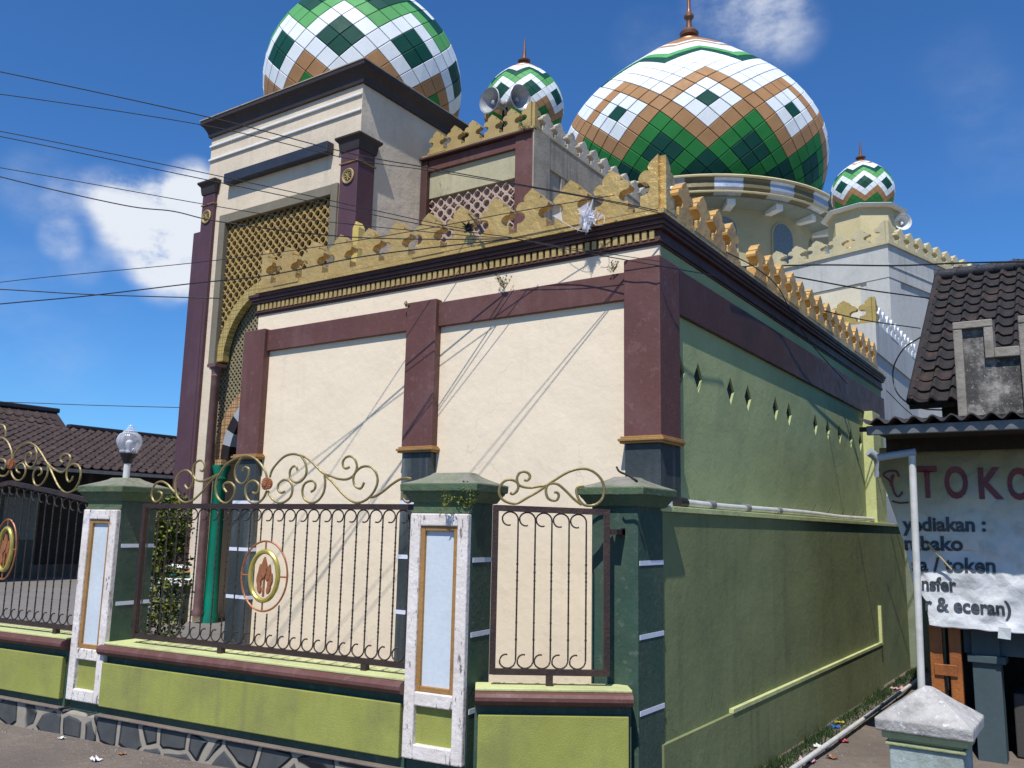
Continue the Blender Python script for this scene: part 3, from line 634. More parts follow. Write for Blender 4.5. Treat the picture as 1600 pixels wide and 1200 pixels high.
# gold arch plate and lattice
def arcpts(cx, cz, r, a0, a1, n, rz=None):
    return [(cx + r * cos(a0 + (a1 - a0) * k / n), cz + (rz or r) * sin(a0 + (a1 - a0) * k / n)) for k in range(n + 1)]
AR, AZ = 1.0, 3.95
band = arcpts(AXC, AZ, AR, 0, pi, 32) ; outer = arcpts(AXC, AZ, AR + .155, pi, 0, 32)
bm = B(); prism(bm, band + outer, lambda u, d, w: (u, TY0 + .012 + d, w), .11); obj('arch_band', bm, CHECK, tower)
outl = [(-10.749, AZ)] + [(-10.749, 6.08), (-8.501, 6.08), (-8.501, AZ)] + arcpts(AXC, AZ, AR + .10, 0, pi, 32)
bm = B(); prism(bm, outl, lambda u, d, w: (u, TY0 + .10 + d, w), .03); obj('lattice_backing', bm, MARBACK, tower)
def cell(bm, cx, cz, h, hole, M, t, star=False):
    n = 16; out = []; inn = []
    for k in range(n):
        a = 2 * pi * (k + .0) / n; ca, sa = cos(a), sin(a); s = h / (abs(ca) + abs(sa)); out.append((cx + ca * s, cz + sa * s))
        r = hole * (1.05 if not star else (.72 + .38 * abs(cos(2 * a)) ** 1.5)); inn.append((cx + ca * r, cz + sa * r))
    fo = [bm.verts.new(M(u, 0, w)) for u, w in out]; fi = [bm.verts.new(M(u, 0, w)) for u, w in inn]; bi = [bm.verts.new(M(u, t, w)) for u, w in inn]
    for k in range(n):
        q = (k + 1) % n; bm.faces.new((fo[k], fo[q], fi[q], fi[k])); bm.faces.new((fi[k], fi[q], bi[q], bi[k]))
def lattice(name, x0, x1, z0, z1, pitch, M, mat, parent, ok=lambda x, z: True, t=.045, hole=.6):
    bm = B(); h = pitch / 2; i = 0
    nx, nz = int((x1 - x0) / pitch) + 2, int((z1 - z0) / pitch) + 2
    for i in range(nx):
        for j in range(nz):
            for s in (0, 1):
                cx, cz = x0 + (i + .5 * s) * pitch + h * .5, z0 + (j + .5 * s) * pitch + h * .5
                if x0 + h * .3 < cx < x1 - h * .3 and z0 < cz < z1 - h * .3 and ok(cx, cz): cell(bm, cx, cz, h * .97, h * hole, M, t, s == 1)
    bmesh.ops.remove_doubles(bm, verts=bm.verts, dist=.0004)
    return obj(name, bm, mat, parent)
lattice('gold_lattice', -10.745, -8.505, AZ, 6.06, .136, lambda u, d, w: (u, TY0 + .03 + d, w), LATG, tower, ok=lambda x, z: (x - AXC) ** 2 + (z - AZ) ** 2 > (AR + .17) ** 2, hole=.66)
# columns carrying the arch
def column(x, y, z0, z1, r, mat, cap, name='column'):
    bm = B(); lathe(bm, [(r * 1.35, z0), (r * 1.35, z0 + .06), (r * 1.05, z0 + .1), (r, z0 + .14), (r * .95, z1 - .2), (r * 1.1, z1 - .185), (r * 1.1, z1 - .17), (r * .95, z1 - .16), (r * 1.0, z1 - .12), (r * 1.45, z1 - .05)], (x, y, 0), 20)
    box(bm, x - r * 1.55, x + r * 1.55, y - r * 1.55, y + r * 1.55, z1 - .05, z1); return obj(name, bm, mat, tower, sm=True)
column(-10.70, TY0 - .02, .3, 3.90, .062, BRCOL, None); column(AXC + 1.08, TY0 - .02, .3, 3.90, .062, BRCOL, None)
# second, inner arch screen
IY = TY0 + .16; IR, IZ = .86, 2.50
outl = [(-10.835, IZ), (-10.835, AZ + AR + .1), (-8.501, AZ + AR + .1), (-8.501, IZ)] + arcpts(AXC, IZ, IR + .15, 0, pi, 32)
bm = B(); prism(bm, outl, lambda u, d, w: (u, IY + .05 + d, w), .03); obj('screen_backing', bm, FRAME, tower)
lattice('screen_lattice', -10.83, -8.505, IZ - .2, AZ + AR + .06, .085, lambda u, d, w: (u, IY + d, w), LATK, tower, ok=lambda x, z: (x - AXC) ** 2 + (z - IZ) ** 2 > (IR + .36) ** 2, t=.03, hole=.55)
bm = B(); prism(bm, arcpts(AXC, IZ, IR + .16, 0, pi, 32) + arcpts(AXC, IZ, IR + .34, pi, 0, 32), lambda u, d, w: (u, IY - .03 + d, w), .08); obj('tiled_arch_band', bm, CHECKR, tower)
for s in range(14):
    a0, a1 = pi * s / 14, pi * (s + 1) / 14
    bm = B(); prism(bm, arcpts(AXC, IZ, IR - .02, a0, a1 - .002, 4) + arcpts(AXC, IZ, IR + .155, a1 - .002, a0, 4), lambda u, d, w: (u, IY - .045 + d, w), .16)
    obj('voussoir', bm, VOUSB if s % 2 else VOUSW, tower)
for sx in (-1, 1):
    x = AXC + sx * 1.02; bm = B(); lathe(bm, [(.12, .2), (.12, .3), (.10, .36), (.088, 2.2), (.11, 2.23), (.10, 2.27), (.14, 2.38), (.14, 2.42)], (x, IY - .02, 0), 20); obj('teal_column', bm, TEAL, tower, sm=True)
    bm = B(); box(bm, x - .13, x + .13, IY - .12, IY + .13, 2.421, 2.498); obj('impost', bm, CHECKR, tower)
# dome on the tower
def cap_dome(parent, c, R, rot, N_=27, nlow=3, prof=None):
    dome.rot = rot
    rows = dome(parent, c, R, prof or PROF, N_, 3, nlow, order_small, aspect=.88 if prof else .90, ztop_r=.24)
    finial(parent, (c[0], c[1], c[2] + (1.07 if prof else 1.06) * R), R)
cap_dome(tower, (-9.65, 9.65, 8.72), 1.60, radians(-45 - 14))
bm = B(); lathe(bm, [(1.42, 7.885), (1.42, 8.0), (1.36, 8.0)], (-9.65, 9.65, 0), 48); obj('dome_seat', bm, PLASG, tower)

# ------------------------------------------------------------------ upper block behind the tower (speaker block)
ub = thing('upper_block', 'weathered upper storey with purple corner post, pink lattice panel and crest beside the tower', 'building', (-7, 11.4, 0))
UX0, UX1, UY0, UY1 = -8.02, -6.045, 9.3, 13.4
bm = B(); box(bm, UX0 + .02, UX1 - .04, UY0 + .12, UY1, 3.8, 6.98); obj('wall', bm, PLASG, ub)
bm = B(); box(bm, UX0 - .005, UX0 + .12, UY0 - .02, UY0 + .12, 3.8, 6.93); obj('corner_post', bm, MAROOND, ub, bev=.006)
bm = B(); box(bm, UX1 - .30, UX1 - .02, UY0 - .01, UY0 + .119, 3.8, 6.99); obj('corner_post', bm, MAROON, ub, bev=.006)
bm = B(); box(bm, UX0 + .121, UX1 - .301, UY0 + .0, UY0 + .119, 6.76, 6.93); obj('beam', bm, MAROON, ub, bev=.006)
bm = B(); box(bm, UX0 - .01, UX1 - .015, UY0 - .07, UY0 + .12, 6.94, 6.972); obj('cornice', bm, MAROOND, ub, bev=.006)
bm = B(); box(bm, UX0 + .121, UX1 - .301, UY0 + .05, UY0 + .118, 6.36, 6.758); obj('upper_panel', bm, PLASGR, ub)
bm = B(); box(bm, UX0 + .121, UX1 - .301, UY0 + .112, UY0 + .119, 4.4, 6.358); obj('lattice_backing', bm, GREYBACK, ub)
lattice('pink_lattice', UX0 + .125, UX1 - .305, 4.4, 6.34, .165, lambda u, d, w: (u, UY0 + .06 + d, w), LATP, ub, t=.045, hole=.62)
# side: pilaster strips and recessed stained panels
bm = B(); box(bm, UX1 - .038, UX1, UY0 + .0, UY0 + .42, 3.8, 7.0)
for y0 in (10.05, 10.9, 11.75, 12.6): box(bm, UX1 - .038, UX1 - .012, y0, y0 + .10, 3.8, 6.55)
box(bm, UX1 - .038, UX1 - .008, UY0 + .421, UY1, 6.551, 7.0); obj('side_frame', bm, PLASG, ub, bev=.005)
bm = B(); box(bm, UX0, UX1, UY0 - .03, UY0 + .06, 6.975, 7.01); box(bm, UX1 - .09, UX1, UY0 + .061, UY1, 7.0, 7.02); obj('crest_base', bm, GOLDF, ub)
crest(ub, (UX1 - .37, UY0 + .01, 7.01), (-1, 0), 5, .33, .345, .08, GOLDF)
CRG = paint('grey_beige_crest_plaster', (.50, .45, .36, 1), (.42, .37, .30, 1), .85, 3, .3, 25, dirt=(.15, .13, .11, 1), dirt_amt=.6)
crest(ub, (UX1 - .045, UY0 + .36, 7.02), (0, 1), 11, .345, .33, .08, CRG)
corner_merlon(ub, (UX1 - .04, UY0 + .01, 7.012), (-1, 0), (0, 1), .37, .36, .08, GOLDF)
bm = B(); lathe(bm, [(.50, 7.0), (.50, 7.95), (.52, 7.96), (.52, 8.0), (.4, 8.02)], (-7.49, 11.2, 0), 32); tb = obj('turret_drum', bm, DKGREEN, ub, sm=True)
cap_dome(ub, (-7.49, 11.18, 8.46), .665, radians(-56.2 + 10.5), N_=24, nlow=8, prof=PROFT)

# ------------------------------------------------------------------ rear prayer hall (turned clockwise) with big dome
HR = radians(-16.0); hu = (cos(HR), sin(HR)); hn = (-sin(HR), cos(HR)); K = (-3.05, 17.0)
hall = thing('prayer_hall', 'white-grey rear prayer hall carrying the largest patterned dome and a small yellow corner turret', 'building', (-8.5, 22, 0))
bm = B(); fbox(bm, K, hu, hn, -16, 0, 0, 16, 0, 6.4); fbox(bm, K, hu, hn, -16.0, .04, -.04, 16.04, 6.401, 7.04); obj('wall', bm, HALLW, hall)
bm = B(); fbox(bm, K, hu, hn, -7, -.55, -.012, -.001, 3, 6.39); obj('front_panel', bm, HALLC, hall)
bm = B(); fbox(bm, K, hu, hn, .042, .055, -.05, 16.04, 6.62, 6.66); fbox(bm, K, hu, hn, -.42, .03, -.03, .42, 0, 6.40); obj('corner_pilaster', bm, HALLW, hall, bev=.02)
bm = B(); fbox(bm, K, hu, hn, -16, .08, -.08, .1, 7.041, 7.10); fbox(bm, K, hu, hn, -.1, .08, .101, 10, 7.041, 7.10); obj('crest_base', bm, CRESTC, hall)
def hp(a, b, z): return (K[0] + hu[0] * a + hn[0] * b, K[1] + hu[1] * a + hn[1] * b, z)
crest(hall, hp(-.50, -.0, 7.10), (-hu[0], -hu[1]), 20, .46, .37, .1, CRESTC)
crest(hall, hp(.0, .50, 7.10), hn, 16, .40, .37, .1, CRESTC)
corner_merlon(hall, hp(0, 0, 7.10), (-hu[0], -hu[1]), hn, .42, .5, .1, CRESTC)
MD = dep(1079, 215, 24.9)
bm = B(); lathe(bm, [(3.22, 7.0), (3.22, 9.53)], (MD.x, MD.y, 0), 64); obj('drum', bm, DRUM, hall, sm=True)
# arched windows in the drum
dv = atan2(-MD.y, -MD.x)
for k in range(12):
    a = dv + radians(-13) + k * 2 * pi / 12 + radians(26) ; ux = (-sin(a), cos(a)); nn = (cos(a), sin(a)); cx, cy = MD.x + nn[0] * 3.16, MD.y + nn[1] * 3.16
    sh = [(-.34, 7.3), (.34, 7.3)] + arcpts(0, 8.85, .34, 0, pi, 12)
    bm = B(); prism(bm, [(u * 1.12, 7.3 + (w - 7.3) * 1.05 - .06) for u, w in sh], lambda u, d, w: (cx + ux[0] * u + nn[0] * (.075 - d), cy + ux[1] * u + nn[1] * (.075 - d), w), .12); wf = obj('window', bm, DRUM, hall)
    bm = B(); prism(bm, sh, lambda u, d, w: (cx + ux[0] * u + nn[0] * (.083 - d), cy + ux[1] * u + nn[1] * (.083 - d), w), .05); obj('pane', bm, GLASSB, wf)
# ring gutter: alternating sheet metal / olive segments
ZR = 9.52; prs = [(3.70, ZR), (3.90, ZR + .05), (3.96, ZR + .14), (3.94, ZR + .30), (3.99, ZR + .35), (3.99, ZR + .40), (3.80, ZR + .41)]
nseg = 36
bm = B()
for k in range(nseg):
    n0 = len(bm.faces); lathe(bm, prs, (MD.x, MD.y, 0), 3, a0=2 * pi * k / nseg, ang=2 * pi / nseg)
    bm.faces.ensure_lookup_table()
    for f in bm.faces[n0:]: f.material_index = k % 2
bmesh.ops.remove_doubles(bm, verts=bm.verts, dist=.001)
obj('gutter_ring', bm, [METW, OLIVE], hall, sm=True)
bm = B(); tube(bm, [(MD.x + 4.01 * cos(2 * pi * k / 72), MD.y + 4.01 * sin(2 * pi * k / 72), ZR + .40) for k in range(72)], .035, 6, closed=True)
tube(bm, [(MD.x + 3.90 * cos(2 * pi * k / 72), MD.y + 3.90 * sin(2 * pi * k / 72), ZR + .05) for k in range(72)], .03, 6, closed=True); obj('gutter_lip', bm, DRUMY, hall, sm=True)
bm = B(); lathe(bm, [(3.2, ZR + .01), (3.73, ZR + .005), (3.73, ZR - .03), (3.2, ZR - .12)], (MD.x, MD.y, 0), 64); obj('soffit', bm, SOFF, hall, sm=True)
for k in range(18):
    a = 2 * pi * (k + .35) / 18; ux = (-sin(a), cos(a)); nn = (cos(a), sin(a))
    bm = B(); fbox(bm, (MD.x, MD.y), nn, ux, 3.1, 3.66, -.10, .10, ZR - .19, ZR - .02); obj('bracket', bm, WHITE, hall)
dome.rot = dv + radians(6.6)
PROFM = [(.80, -.565), (.905, -.39), (.975, -.18), (1, 0), (.972, .165), (.895, .325), (.785, .465), (.655, .59), (.51, .71), (.365, .83), (.23, .925), (.095, 1.01)]
RM = 3.68
rows = dome(hall, (MD.x, MD.y, 11.93), RM, PROFM, 40, 4, 6, order_main, aspect=lambda u: .90 if u < 4 else .76, ztop_r=.12)
finial(hall, (MD.x, MD.y, 11.93 + RM * 1.015), RM * 1.25, True)
# corner turret
TC = (-3.66, 18.1)
bm = B(); lathe(bm, [(.80, 7.1), (.80, 7.18), (.74, 7.2), (.70, 7.26), (.70, 8.00), (.745, 8.01)], (TC[0], TC[1], 0), 8, a0=HR + pi / 8); obj('turret_wall', bm, DRUMY, hall)
bm = B(); lathe(bm, [(.70, 8.001), (.81, 8.03), (.84, 8.07), (.80, 8.09), (.5, 8.095)], (TC[0], TC[1], 0), 8, a0=HR + pi / 8); obj('turret_cornice', bm, WHITE, hall)
bm = B(); lathe(bm, [(.55, 8.095), (.56, 8.12), (.54, 8.17), (.46, 8.19)], (TC[0], TC[1], 0), 32); obj('turret_ring', bm, paint('grey_green_ring', (.16, .27, .22, 1)), hall, sm=True)
bm = B(); lathe(bm, [(.86, 7.02), (.88, 7.10), (.82, 7.14)], (TC[0], TC[1], 0), 8, a0=HR + pi / 8); obj('turret_foot', bm, MAROOND, hall)
cap_dome(hall, (TC[0], TC[1], 8.55),   .62, radians(-78.6 + 5), N_=24, nlow=8, prof=PROFT)

# ------------------------------------------------------------------ low annex behind the wing
ann = thing('low_annex', 'low blue-grey annex with gold front crest and white side crest behind the green wall', 'building', (-4, 15, 0))
bm = B(); box(bm, -6.5, -2.76, 14.03, 17.6, 0, 4.4); box(bm, -6.5, -2.73, 14.0, 17.6, 4.401, 4.87); obj('wall', bm, HALLW, ann)
GOLDY = paint('mustard_gold_crest_paint', (.40, .30, .09, 1), (.34, .25, .07, 1), .6, 4, .3, 25, dirt=(.2, .14, .06, 1), dirt_amt=.4)
crest(ann, (-3.20, 14.05, 4.87), (-1, 0), 5, .47, .40, .1, GOLDY)
corner_merlon(ann, (-2.78, 14.05, 4.87), (-1, 0), (0, 1), .42, .46, .1, GOLDY)
crest(ann, (-2.78, 14.42, 4.87), (0, 1), 11, .31, .32, .1, WHITE)

# ------------------------------------------------------------------ horn loudspeakers
def speaker(c, aim, R, label, mat, pole_to=None, grp='horn loudspeakers'):
    c = Vector(c); t = thing('horn_loudspeaker', label, 'loudspeaker', c - Vector((0, 0, R + .2)), None)
    q = Vector(aim).normalized().to_track_quat('Z', 'Y'); X_ = lambda p: c + q @ Vector(p)
    def lt(prof, n=28):
        bm = B(); lathe(bm, prof, (0, 0, 0), n)
        for v in bm.verts: v.co = X_(v.co)
        return bm
    obj('horn', lt([(R, 0), (R * 1.03, .008), (R * 1.0, .014), (R * .93, -.01), (R * .6, -R * .55), (R * .36, -R * 1.05), (R * .26, -R * 1.35), (R * .32, -R * 1.4), (R * .32, -R * 1.9), (R * .2, -R * 1.95)][::-1] + [(R * .9, 0.0), (R * .55, -R * .5), (R * .30, -R * .95), (R * .2, -R * 1.1)]), mat, t, sm=True, fix=False)
    obj('inner_tube', lt([(R * .16, -R * 1.0), (R * .16, -R * .35), (R * .12, -R * .33), (R * .03, -R * .33)]), mat, t, sm=True)
    bm = B(); tube(bm, [X_((0, 0, -R * 1.5)), X_((0, -R * .2, -R * 1.6)), c + Vector((0, 0, 0)) + q @ Vector((0, 0, -R * 1.6)) - Vector((0, 0, R + .25))], .018, 8); obj('bracket', bm, BLACK, t)
    return t
s1 = ony(765, 157, UY0 - .02); s2 = ony(813, 153, UY0 + .12)
tocam1 = (EYE - s1).normalized(); tocam2 = (EYE - s2).normalized()
speaker(s1, (-.12, -1.0, -.06), .185, 'horn loudspeaker facing left on the crest corner, the left one of the pair', TRUMP)
speaker(s2, (.98, -.28, -.08), .185, 'horn loudspeaker facing right on the crest corner, the right one of the pair', TRUMP)
s3 = dep(1411, 347, 17.3)
speaker(s3, (.45, -.9, -.05), .165, 'white horn loudspeaker on the small yellow turret at the far right', TRUMPW)

# ------------------------------------------------------------------ fence
FO = Vector((-6.68, 3.855)); fu = Vector((.9952, .0981)); fn = Vector((-.0981, .9952))
def fpt(a, b, z): return Vector((FO.x + fu.x * a + fn.x * b, FO.y + fu.y * a + fn.y * b, z))
def fence_pillar(O, u, n, W, D, label, framed, z0=.26, zc=1.75):
    O = Vector(O); u = Vector(u); n = Vector(n); t = thing('fence_pillar', label, 'fence pillar', (O.x + u.x * W / 2 + n.x * D / 2, O.y + u.y * W / 2 + n.y * D / 2, 0), 'fence pillars with sloped caps')
    F = lambda bm, *a: fbox(bm, O, u, n, *a)
    bm = B(); F(bm, 0, W, 0, D, -.05 if not framed else .18, zc); obj('shaft', bm, DKGREEN, t, bev=.006)
    # cap
    def rp(prof):
        bm = B(); rings = []
        for e, z in prof:
            P = lambda a, b: (O.x + u.x * a + n.x * b, O.y + u.y * a + n.y * b, z)
            rings.append([bm.verts.new(P(*q)) for q in ((-e, -e), (W + e, -e), (W + e, D + e), (-e, D + e))])
        for A, C_ in zip(rings, rings[1:]):
            for k in range(4): bm.faces.new((A[k], A[(k + 1) % 4], C_[(k + 1) % 4], C_[k]))
        bm.faces.new(rings[0][::-1]); bm.faces.new(rings[-1]); return bm
    cp = obj('cap', rp([(.0, zc - .005), (.02, zc), (.028, zc + .015), (.04, zc + .035), (.052, zc + .05), (.055, zc + .055), (.055, zc + .062), (.068, zc + .065), (.07, zc + .105), (.065, zc + .112)]), CAPG, t, bev=.004)
    m_ = min(W, D) / 2
    obj('cap_top', rp([(.065, zc + .112), (.04, zc + .12), (.0, zc + .135), (-m_ * .25, zc + .15), (-m_ * .5, zc + .168), (-m_ * .62, zc + .182), (-m_ * .66, zc + .184)]), CAPT, cp)
    if framed:
        bm = B()
        for a0, a1, za, zb in ((.0, .075, z0, 1.68), (W - .075, W, z0, 1.68), (.0751, W - .0751, 1.605, 1.68), (.0751, W - .0751, z0, z0 + .085), (.0751, W - .0751, .56, .64)):
            F(bm, a0, a1, -.045, -.001, za, zb)
        obj('white_frame', bm, PEEL, t, bev=.008)
        bm = B()
        for a0, a1, za, zb in ((.0752, .105, .641, 1.604), (W - .105, W - .0752, .641, 1.604), (.1052, W - .1052, 1.575, 1.604), (.1052, W - .1052, .641, .672)): F(bm, a0, a1, -.032, -.001, za, zb)
        obj('gold_frame', bm, GOLDT, t, bev=.004)
        bm = B(); F(bm, .105, W - .105, -.012, -.0005, .672, 1.575); obj('panel', bm, PANEL, t)
        bm = B(); F(bm, .075, W - .075, -.010, -.0005, z0 + .085, .56); obj('lower_panel', bm, LIME, t)
        bm = B(); F(bm, -.012, W + .004, -.016, .0, 1.684, 1.70); F(bm, -.004, W + .002, -.008, .0, 1.70, zc); obj('collar', bm, CAPG, t)
    for z in (1.41, .98, .55):
        bm = B(); F(bm, W - .002, W + .003, .02, D, z - .014, z + .014); obj('white_stripe', bm, TAPE, t)
    return t
fence_pillar(fpt(.055, 0, 0).xy, fu, fn, .39, .32, 'green-capped fence pillar with white framed panel, carrying the glass globe lamp', True)
W2 = 3.155
fence_pillar(fpt(W2, 0, 0).xy, fu, fn, .415, .25, 'green-capped fence pillar with peeling white frame and a small vine growing on its cap', True)
fence_pillar((-2.645, 4.80), (1, 0), (0, 1), .315, .36, 'plain dark green fence pillar next to the green side wall, twig on its cap', False)

def low_wall(O, u, n, a0, a1, label, back=.22, zs=.19):
    t = thing('fence_wall', label, 'low wall', (O[0] + u[0] * (a0 + a1) / 2, O[1] + u[1] * (a0 + a1) / 2, 0))
    F = lambda bm, *a: fbox(bm, O, u, n, *a)
    # stone foot as a displaced grid
    bm = B(); F(bm, a0, a1, -.03, back, -.3, zs - .012); obj('stone_base', bm, STONE, t, bev=.02)
    bm = B(); F(bm, a0, a1, -.055, back, zs - .011, zs + .004); obj('mortar_cap', bm, paint('brown_mortar', (.20, .16, .125, 1), (.15, .12, .10, 1), .95, 6, .5, 30), t, bev=.005)
    bm = B(); F(bm, a0, a1, -.004, back, zs + .005, .61); obj('body', bm, DKGREEN, t)
    bm = B(); F(bm, a0 + .02, a1 - .02, -.045, -.0041, .25, .56); obj('lime_panel', bm, LIME, t, bev=.006)
    bm = B(); rings = []
    pr = [(-.05, .612), (-.075, .622), (-.088, .642), (-.088, .662), (-.075, .680), (-.05, .688), (back + .02, .688), (back + .02, .612)]
    P = lambda a, b, z: (O[0] + u[0] * a + n[0] * b, O[1] + u[1] * a + n[1] * b, z)
    ra = [bm.verts.new(P(a0, b, z)) for b, z in pr]; rb = [bm.verts.new(P(a1, b, z)) for b, z in pr]
    for k in range(len(pr)): bm.faces.new((ra[k], ra[(k + 1) % len(pr)], rb[(k + 1) % len(pr)], rb[k]))
    bm.faces.new(ra); bm.faces.new(rb[::-1]); obj('coping', bm, MAROON, t)
    bm = B(); F(bm, a0, a1, -.045, back + .01, .689, .705); obj('coping_top', bm, LEDGE, t, bev=.004)
    return t
low_wall(FO, fu, fn, -3.4, -.001, 'low lime green fence wall with river stone foot, left of the lamp pillar')
low_wall(FO, fu, fn, .416, W2 - .001, 'low lime green fence wall with maroon coping between the two framed pillars')
# stone footing running below the framed pillars
for a in (0, W2):
    bm = B(); fbox(bm, FO, fu, fn, a, a + .415, -.032, .3, -.3, .179); o = obj('stone_footing', bm, STONE, bev=.02)
    tag(o, 'dark river stone footing below the lamp pillar' if a == 0 else 'dark river stone footing below the pillar with the vine', 'stone footing')
SA = Vector((-3.06, 4.19)); SB = Vector((-2.335, 4.715)); su = (SB - SA).normalized(); sn = Vector((-su.y, su.x)); SL = (SB - SA).length
low_wall(SA, su, sn, .0, SL, 'short low lime green wall set at an angle in front of the plain pillar', back=.14)

# ---- iron panels
def iron_panel(O, u, n, a0, a1, zt, zb, nb, label, scrolls, grp, hook=1, legs=(), oval=None, rosette=None, posts=(True, True), bpos=None):
    """zt: function a->rail height"""
    off = .06
    O = Vector(O); u = Vector(u); n = Vector(n)
    P = lambda a, z, b=0: Vector((O.x + u.x * a + n.x * (off + b), O.y + u.y * a + n.y * (off + b), z))
    mid = P((a0 + a1) / 2, 0); t = thing('iron_fence_panel', label, 'fence panel', (mid.x, mid.y, .7), grp)
    def beam(bm, p, q, w, h):
        d = (q - p).normalized(); s = Vector((-d.y, d.x, 0)); s = s.normalized() if s.length > .01 else Vector((n.x, n.y, 0)); v = d.cross(s).normalized()
        hexa(bm, [p - s * w - v * h, p + s * w - v * h, q + s * w - v * h, q - s * w - v * h, p - s * w + v * h, p + s * w + v * h, q + s * w + v * h, q - s * w + v * h])
    bm = B(); k = max(1, int((a1 - a0) / .5))
    for i in range(k):
        x0, x1 = a0 + (a1 - a0) * i / k, a0 + (a1 - a0) * (i + 1) / k
        beam(bm, P(x0, zt(x0) - .017), P(x1, zt(x1) - .017), .014, .018)
    obj('top_rail', bm, IRON, t)
    bm = B(); beam(bm, P(a0, zb + .015), P(a1, zb + .015), .014, .017)
    for l in legs: beam(bm, P(l, zb), P(l, .70), .02, .02)
    obj('bottom_rail', bm, IRON, t)
    for e, yes in zip((a0, a1), posts):
        if yes:
            bm = B(); s = .018; fbox(bm, (P(e, 0).x, P(e, 0).y), u, n, -s, s, -.016, .016, zb - .0, zt(e)); obj('post', bm, IRON, t)
    r0 = .0052
    st = (a1 - a0) / nb
    xsb = bpos or [a0 + st * (i + .5) for i in range(nb)]
    hs = (xsb[1] - xsb[0]) if len(xsb) > 1 else .1
    for x in xsb:
        top = zt(x) - .036; bot = zb + .034; R_ = hs * .47
        if oval and abs(x - oval[0]) < oval[2] * .93:
            hh = oval[3] * sqrt(max(0, 1 - ((x - oval[0]) / oval[2]) ** 2))
            segs = [(top, oval[1] + hh, True, False), (oval[1] - hh, bot, False, True)]
        else: segs = [(top, bot, True, True)]
        for zt_, zb_, ht, hb in segs:
            bm = B(); pts = []
            if ht:   # shepherd hook at the top: bar rises, arcs over and curls inward
                cx = x + hook * R_; cz = zt_ - R_
                for q in range(0, 15):
                    a = pi - q * (pi * 1.55) / 14; rr = R_ if q < 9 else R_ * (1 - .07 * (q - 8))
                    pts.append(P(cx + hook * rr * cos(a), cz + rr * sin(a)))
                pts = pts[::-1]
                start = cz
            else: start = zt_
            end = (zb_ + R_) if hb else zb_
            nn_ = 10
            for q in range(1, nn_): pts.append(P(x, start + (end - start) * q / nn_))
            if hb:
                cx = x - R_; cz = end
                for q in range(0, 15):
                    a = -q * (pi * 1.5) / 14; rr = R_ if q < 9 else R_ * (1 - .07 * (q - 8)); pts.append(P(cx + rr * cos(a), cz + rr * sin(a)))
            else: pts.append(P(x, end))
            tube(bm, pts, r0, 5); 
            # twist: small square collar beads along the bar
            L0 = start; z = end + .06
            while z < start - .05:
                c_ = P(x, z); a = z * 160
                sx = r0 * 1.3; ux_, uy_ = cos(a) * sx, sin(a) * sx
                hexa(bm, [(c_.x - ux_, c_.y - uy_, z), (c_.x + uy_, c_.y - ux_, z), (c_.x + ux_, c_.y + uy_, z), (c_.x - uy_, c_.y + ux_, z), (c_.x - uy_, c_.y + ux_, z + .012), (c_.x - ux_, c_.y - uy_, z + .012), (c_.x + uy_, c_.y - ux_, z + .012), (c_.x + ux_, c_.y + uy_, z + .012)]); z += .024
            obj('bar', bm, BAR, t)
    if scrolls:
        for sc in scrolls:
            pts = smooth([onl(px, py, (P(0, 0).x, P(0, 0).y), u) for px, py in sc], 7)
            bm = B(); tube(bm, pts, .0085, 6); obj('scroll', bm, BRASS, t, sm=True)
    if rosette:
        c_ = onl(rosette[0], rosette[1], (P(0, 0).x, P(0, 0).y), u); bm = B(); R_ = .042
        for k in range(16):
            a = 2 * pi * k / 16; pts = [c_ + Vector((u.x * cos(a) * q * R_, u.y * cos(a) * q * R_, sin(a) * q * R_)) - Vector((n.x, n.y, 0)) * (.018 if q < .9 else .010) for q in (.2, .6, 1)]
            tube(bm, pts, .004, 5, r1=.0085)
        tube(bm, [c_ - Vector((n.x, n.y, 0)) * .005, c_ - Vector((n.x, n.y, 0)) * .028], .016, 10); 
        tube(bm, [c_ + Vector((n.x, n.y, 0)) * .010, c_ - Vector((n.x, n.y, 0)) * .012], R_ * .95, 20); obj('rosette', bm, COPPER, t, sm=True)
    if oval:
        oa, oz, w_, h_ = oval
        E = lambda a, w, h, b=0: P(oa + w * cos(a), oz + h * sin(a), b)
        bm = B(); tube(bm, [E(2 * pi * k / 48, w_, h_) for k in range(48)], .007, 6, closed=True)
        for a in (0, pi / 2, pi, 3 * pi / 2): tube(bm, [E(a, w_, h_), E(a, w_ * .62, h_ * .72)], .006, 6)
        obj('oval_ring', bm, COPPER, t, sm=True)
        bm = B(); tube(bm, [E(2 * pi * k / 48, w_ * .60, h_ * .70) for k in range(48)], .017, 8, closed=True); obj('inner_oval_ring', bm, BRIGHTG, t, sm=True)
        bm = B()
        for sc_, zz, wd in ((1, .02, 0), (.8, .0, .028), (.8, .0, -.028), (.7, -.045, .042), (.7, -.045, -.042), (.6, -.085, .035), (.6, -.085, -.035)):
            base = oz - h_ * .42 + (zz + .06); pts = []
            prl = [(0, 0), (.022, .025), (.028, .06), (.016, .095), (0, .13), (-.016, .095), (-.028, .06), (-.022, .025)]
            prism(bm, [(oa + wd + a * sc_ + wd * .5 * (z / .13), base + z * sc_ * 1.15) for a, z in prl], lambda a, d, z: P(a, z, -.012 + d + abs(wd) * .25), .02)
        prism(bm, [(oa - .008, oz - h_ * .6), (oa + .008, oz - h_ * .6), (oa + .008, oz + .02), (oa - .008, oz + .02)], lambda a, d, z: P(a, z, d - .004), .012)
        obj('leaf_ornament', bm, COPPER, t, bev=.004)
    return t
